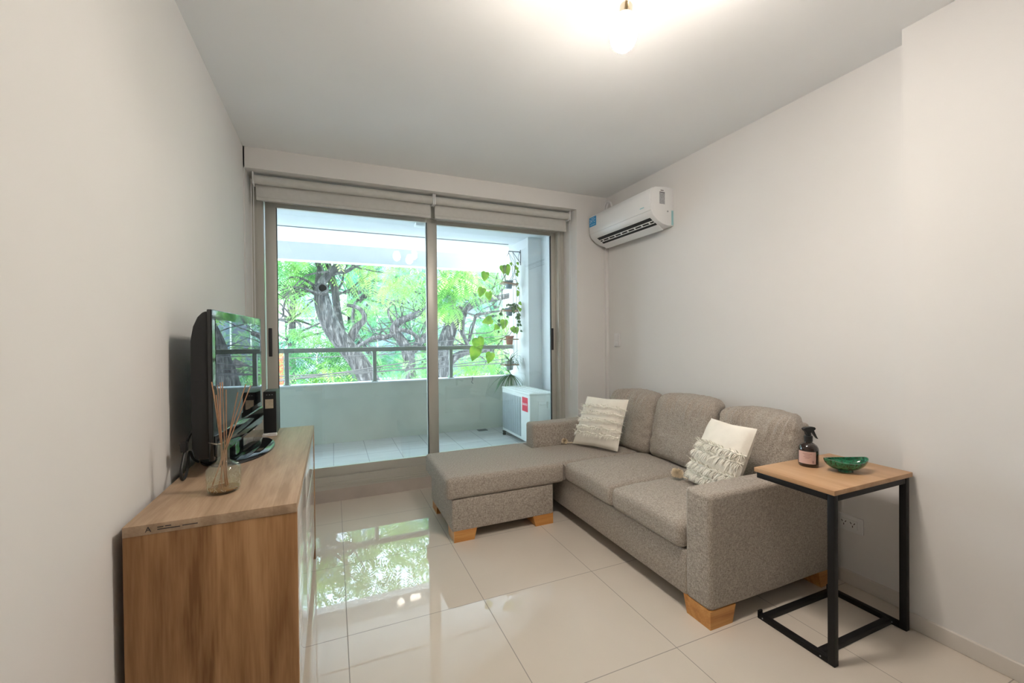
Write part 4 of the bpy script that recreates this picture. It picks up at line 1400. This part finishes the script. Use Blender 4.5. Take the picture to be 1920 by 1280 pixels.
# third tree, across the road in the middle
rnd = random.Random(13)
YC = 13.5
t_c = thing('street_tree', 'smaller knotty tree seen between the two big trunks', 'tree', (1.9, YC, GZ))
tr = MB()
trunk = limb(tr, [(782, 860, 15), (778, 740, 14), (772, 700, 13), (767, 675, 12), (764, 655, 12), (752, 636, 9)], YC, 14)
p0 = trunk[0]
tr.tube([ground_to(p0), p0], [.30, .26], 14)
tr.build('trunk', M['bark'], t_c)
br = MB()
s1 = limb(br, [(758, 648, 9), (748, 630, 9), (736, 622, 8), (742, 608, 8), (752, 600, 8), (765, 596, 7), (783, 588, 6), (800, 576, 5), (840, 545, 4)], YC)
s2 = limb(br, [(766, 660, 10), (780, 652, 8), (790, 640, 6), (796, 628, 5), (810, 622, 4)], YC)
s3 = limb(br, [(742, 622, 5), (728, 632, 5), (705, 632, 5), (690, 638, 4), (670, 650, 3)], YC)
s4 = limb(br, [(745, 618, 4), (765, 620, 4), (782, 630, 4), (788, 645, 3)], YC - .2, 8)
limb(br, [(740, 610, 3), (725, 585, 2), (735, 560, 2), (760, 570, 2)], YC, 8)
limb(br, [(800, 720, 13), (812, 690, 12), (840, 670, 9)], YC + .2, 10)
s5 = limb(br, [(668, 560, 4, 1), (684, 560, 5, 1), (686, 540, 6, 1), (681, 525, 6, 1), (676, 515, 5, 1), (674, 500, 4, 1)], YC)
limb(br, [(676, 565, 3, 1), (674, 540, 3, 1), (676, 520, 3, 1)], YC)
limb(br, [(684, 520, 3, 1), (702, 507, 3, 1), (718, 498, 2, 1)], YC)
limb(br, [(684, 527, 3, 1), (710, 526, 2.5, 1), (738, 526, 2, 1), (746, 513, 2, 1), (750, 500, 1.5, 1)], YC)
limb(br, [(668, 565, 4, 1), (660, 590, 3, 1), (665, 620, 3, 1), (678, 640, 3, 1), (690, 660, 4, 1), (720, 700, 5, 1)], YC)
twigs(br, s1[6:] + s2[4:] + s3[4:] + s4 + s5, rnd, 60, 1.3, .02)
br.build('branch', M['bark'], t_c)
fo = MB()
crown(fo, [blob(700, 520, YC + .6, 1.1, .5, .8, 90), blob(770, 520, YC, 1.0, .5, .9, 90), blob(720, 570, YC + .6, 1.2, .5, .8, 90), blob(790, 590, YC + .8, .7, .5, .8, 70), blob(700, 610, YC + .8, 1.1, .4, .8, 80),
           blob(740, 670, YC + .8, 1.0, .5, .8, 110), blob(790, 690, YC - .6, .5, .5, .5, 50), blob(700, 680, YC + 1, .8, .4, .6, 60), blob(720, 455, YC, 2.4, .5, 1, 80), blob(740, 380, YC, 3, .8, 1.4, 130), blob(960, 620, YC, 2.2, 1.4, 1.2, 160)], rnd, (.3, .55))
fo.build('foliage', M['leafB'], t_c)

# greenery further back
def far_tree(label, px, Y, blobs, sd, mat):
    rn = random.Random(sd)
    b_ = at(px, 640, Y)
    t = thing('background_tree', label, 'tree', (b_.x, Y, GZ), group='trees across the street')
    k = MB()
    top = at(px + 4, 560, Y)
    k.tube(smoothpath([(b_.x + .1, Y, GZ), (b_.x, Y, (GZ + top.z) / 2), tuple(top)]), [.22 - .012 * i for i in range(len(smoothpath([(0, 0, 0), (0, 0, 1), (0, 0, 2)])))], 10)
    twigs(k, [top, b_, b_.lerp(top, .5)], rn, 26, 2.2, .05)
    k.build('trunk', M['bark'], t)
    f = MB()
    crown(f, blobs, rn, (.45, .8))
    f.build('foliage', mat, t)


far_tree('green tree in the gap between the leaning trunk and the railing post', 672, 17.5, [blob(672, 500, 17.5, 1.5, 1.0, 1.2, 110), blob(690, 560, 17.5, 1.6, 1.0, 1.2, 130), blob(670, 610, 17.5, 1.2, .9, 1, 100), blob(660, 660, 17.5, 1.0, .7, 1, 60)], 31, M['leafB'])
far_tree('green tree straight behind the middle door stile', 795, 18.2, [blob(785, 510, 18.2, 1.6, 1.0, 1.2, 130), blob(790, 580, 18.2, 1.7, 1.1, 1.2, 160), blob(800, 650, 18.2, 1.6, 1.0, 1.2, 150), blob(730, 690, 17.6, .9, .5, .8, 60)], 32, M['leafB'])
far_tree('green tree furthest to the right behind the hanging plants', 925, 18.8, [blob(905, 520, 18.8, 1.6, .9, 1.2, 110), blob(925, 600, 18.8, 1.8, 1.0, 1.2, 140), blob(900, 660, 18.8, 1.7, .8, 1.2, 120), blob(1040, 600, 18.8, 2.2, 1.6, 1.2, 200)], 33, M['leafB'])
far_tree('sparse green tree at the left edge before the pale house', 545, 18.0, [blob(535, 500, 18, 1.2, .7, 1, 70), blob(590, 520, 18, 1.0, .8, 1, 70), blob(572, 585, 18, .5, .6, .8, 40), blob(560, 640, 18, .7, .45, .8, 40), blob(470, 560, 18, 1.6, 1.4, 1, 120)], 34, M['leafB'])

# houses across the street
def facade(label, x0, x1, y, h, mat, rows, cols, wz0=1.2, frame=None):
    hs = thing('house', label, 'building', ((x0 + x1) / 2, y + 3, GZ))
    MB().box(x0, x1, y, y + 7, GZ, GZ + h).build('wall', mat, hs)
    MB().box(x0 + .02, x1 - .02, y - .2, y + 7.1, GZ + h, GZ + h + .25).build('roof', M['concw'], hs)
    for r_ in range(rows):
        for c_ in range(cols):
            w = (x1 - x0) / cols
            xa = x0 + w * (c_ + .15); xb = x0 + w * (c_ + .85)
            za = GZ + wz0 + r_ * 3.0
            fw = MB()
            fw.box(xa, xb, y - .06, y + .02, za, za + .07).box(xa, xb, y - .06, y + .02, za + 1.5, za + 1.57)
            for xq in (xa, (xa + xb) / 2 - .03, xb - .06):
                fw.box(xq, xq + .06, y - .06, y + .02, za, za + 1.57)
            fo_ = fw.build('window', M['concw'], hs)
            MB().box(xa + .02, xb - .02, y - .03, y + .01, za + .03, za + 1.54).build('pane', GLZ, fo_)
    return hs


GLZ = plain('street_window_glass', (.16, .22, .27), .08, spec=.8)
MH1 = plain('pale_lilac_render', (.42, .41, .45), .9, var=.04, vscale=1)
MH2 = plain('grey_blue_render', (.12, .14, .18), .9, var=.05, vscale=1)
MH3 = plain('cream_render', (.40, .39, .37), .9, var=.04, vscale=1)
MOR = plain('orange_paint', (.55, .08, .03), .7, var=.04, vscale=2)
h1 = facade('pale house with orange shop front at the left edge of the view', -9.5, .6, 20.2, 12.8, MH1, 4, 4, 2.55)
sf = MB()
sf.box(-9.4, .5, 20.0, 20.2, GZ + 1.35, GZ + 2.0).box(-2.2, -1.95, 19.98, 20.2, GZ + 2.0, GZ + 4.1).box(-5.2, -4.95, 19.98, 20.2, GZ, GZ + 4.1)
tag(sf.build('shop_front', MOR, h1), 'orange shop front band and pillar')
facade('grey blue house behind the middle of the balcony railing', .75, 8.2, 21.5, 12.2, MH2, 4, 3, 1.2)
facade('cream house behind the trees on the right', 8.35, 19, 20.8, 13.4, MH3, 4, 5, 1.3)
# white van parked across the street
van = thing('parked_van', 'white van parked across the street behind the leaning trunk', 'van', (1.1, 15.6, GZ))
vb = MB().prism([(-1.1 + 1.1, GZ + .35), (3.3, GZ + .35), (3.3, GZ + 1.1), (2.75, GZ + 1.25), (2.25, GZ + 2.0), (0.0, GZ + 2.05)], 14.8, 16.5, 'y', .08, 3)
vb.build('body', M['concw'], van)
MB().prism([(2.28, GZ + 1.28), (2.64, GZ + 1.28), (2.22, GZ + 1.85), (1.85, GZ + 1.85), (1.85, GZ + 1.28)], 14.78, 14.82, 'y', 0).build('side_window', GLZ, van)
for xx in (.6, 2.6):
    MB().tube([(xx, 14.76, GZ + .34), (xx, 14.98, GZ + .34)], .34, 22).build('wheel', M['rubber'], van)
    MB().tube([(xx, 16.3, GZ + .34), (xx, 16.52, GZ + .34)], .34, 22).build('wheel', M['rubber'], van)

# overhead cables along the street
cables = [((525, 672), (800, 660), 'cable crossing just under the handrail on the left'), ((525, 705), (800, 690), 'cable dipping lowest behind the first railing bay'),
          ((525, 710), (800, 681), 'cable rising from the orange shop front to the middle stile'), ((525, 714), (940, 652), 'cable rising most steeply towards the hanging plants'),
          ((660, 652), (940, 632), 'cable running just above the handrail'), ((700, 697), (940, 676), 'cable crossing the right railing bay low down')]
for i, (a, b_, lab) in enumerate(cables):
    Yc = 7.3 + .12 * i
    A, B = at(*a, Yc), at(*b_, Yc)
    d = (B - A) / (B.x - A.x)
    pts = []
    for k in range(25):
        x = -9 + 22 * k / 24
        p = A + d * (x - A.x)
        p.z += .0045 * ((x - .5) ** 2) - .008
        pts.append(p)
    o = MB().tube(pts, .007 + .003 * (i % 2), 6).build('overhead_cable', M['cablem'], None, pts[12])
    tag(o, 'black overhead ' + lab, 'cable', 'overhead cables along the street')

# ------------------------------------------------------------------ light
w = bpy.data.worlds.new('sky')
SC.world = w
w.use_nodes = True
nt = w.node_tree
bg = nt.nodes['Background']
tc = nt.nodes.new('ShaderNodeTexCoord')
sx = nt.nodes.new('ShaderNodeSeparateXYZ')
nt.links.new(tc.outputs['Generated'], sx.inputs[0])
c = ramp(nt, sx.outputs['Z'], [(.0, (.81, .92, 1.0)), (.6, (.58, .79, 1.0))])
nt.links.new(c, bg.inputs['Color'])
bg.inputs['Strength'].default_value = SKY
sun = bpy.data.lights.new('sun', 'SUN')
sun.energy = 4.4
sun.angle = math.radians(1.5)
sun.color = (1, .96, .88)
suno = bpy.data.objects.new('sun', sun)
COL.objects.link(suno)
suno.location = (0, -5, 20)
suno.rotation_euler = Vector((.25, .62, -1)).to_track_quat('-Z', 'Y').to_euler()

vs_ = SC.view_settings
vs_.view_transform = 'Standard'
vs_.look = 'None'
vs_.gamma = 1
vs_.use_curve_mapping = False
vs_.exposure = EXPO
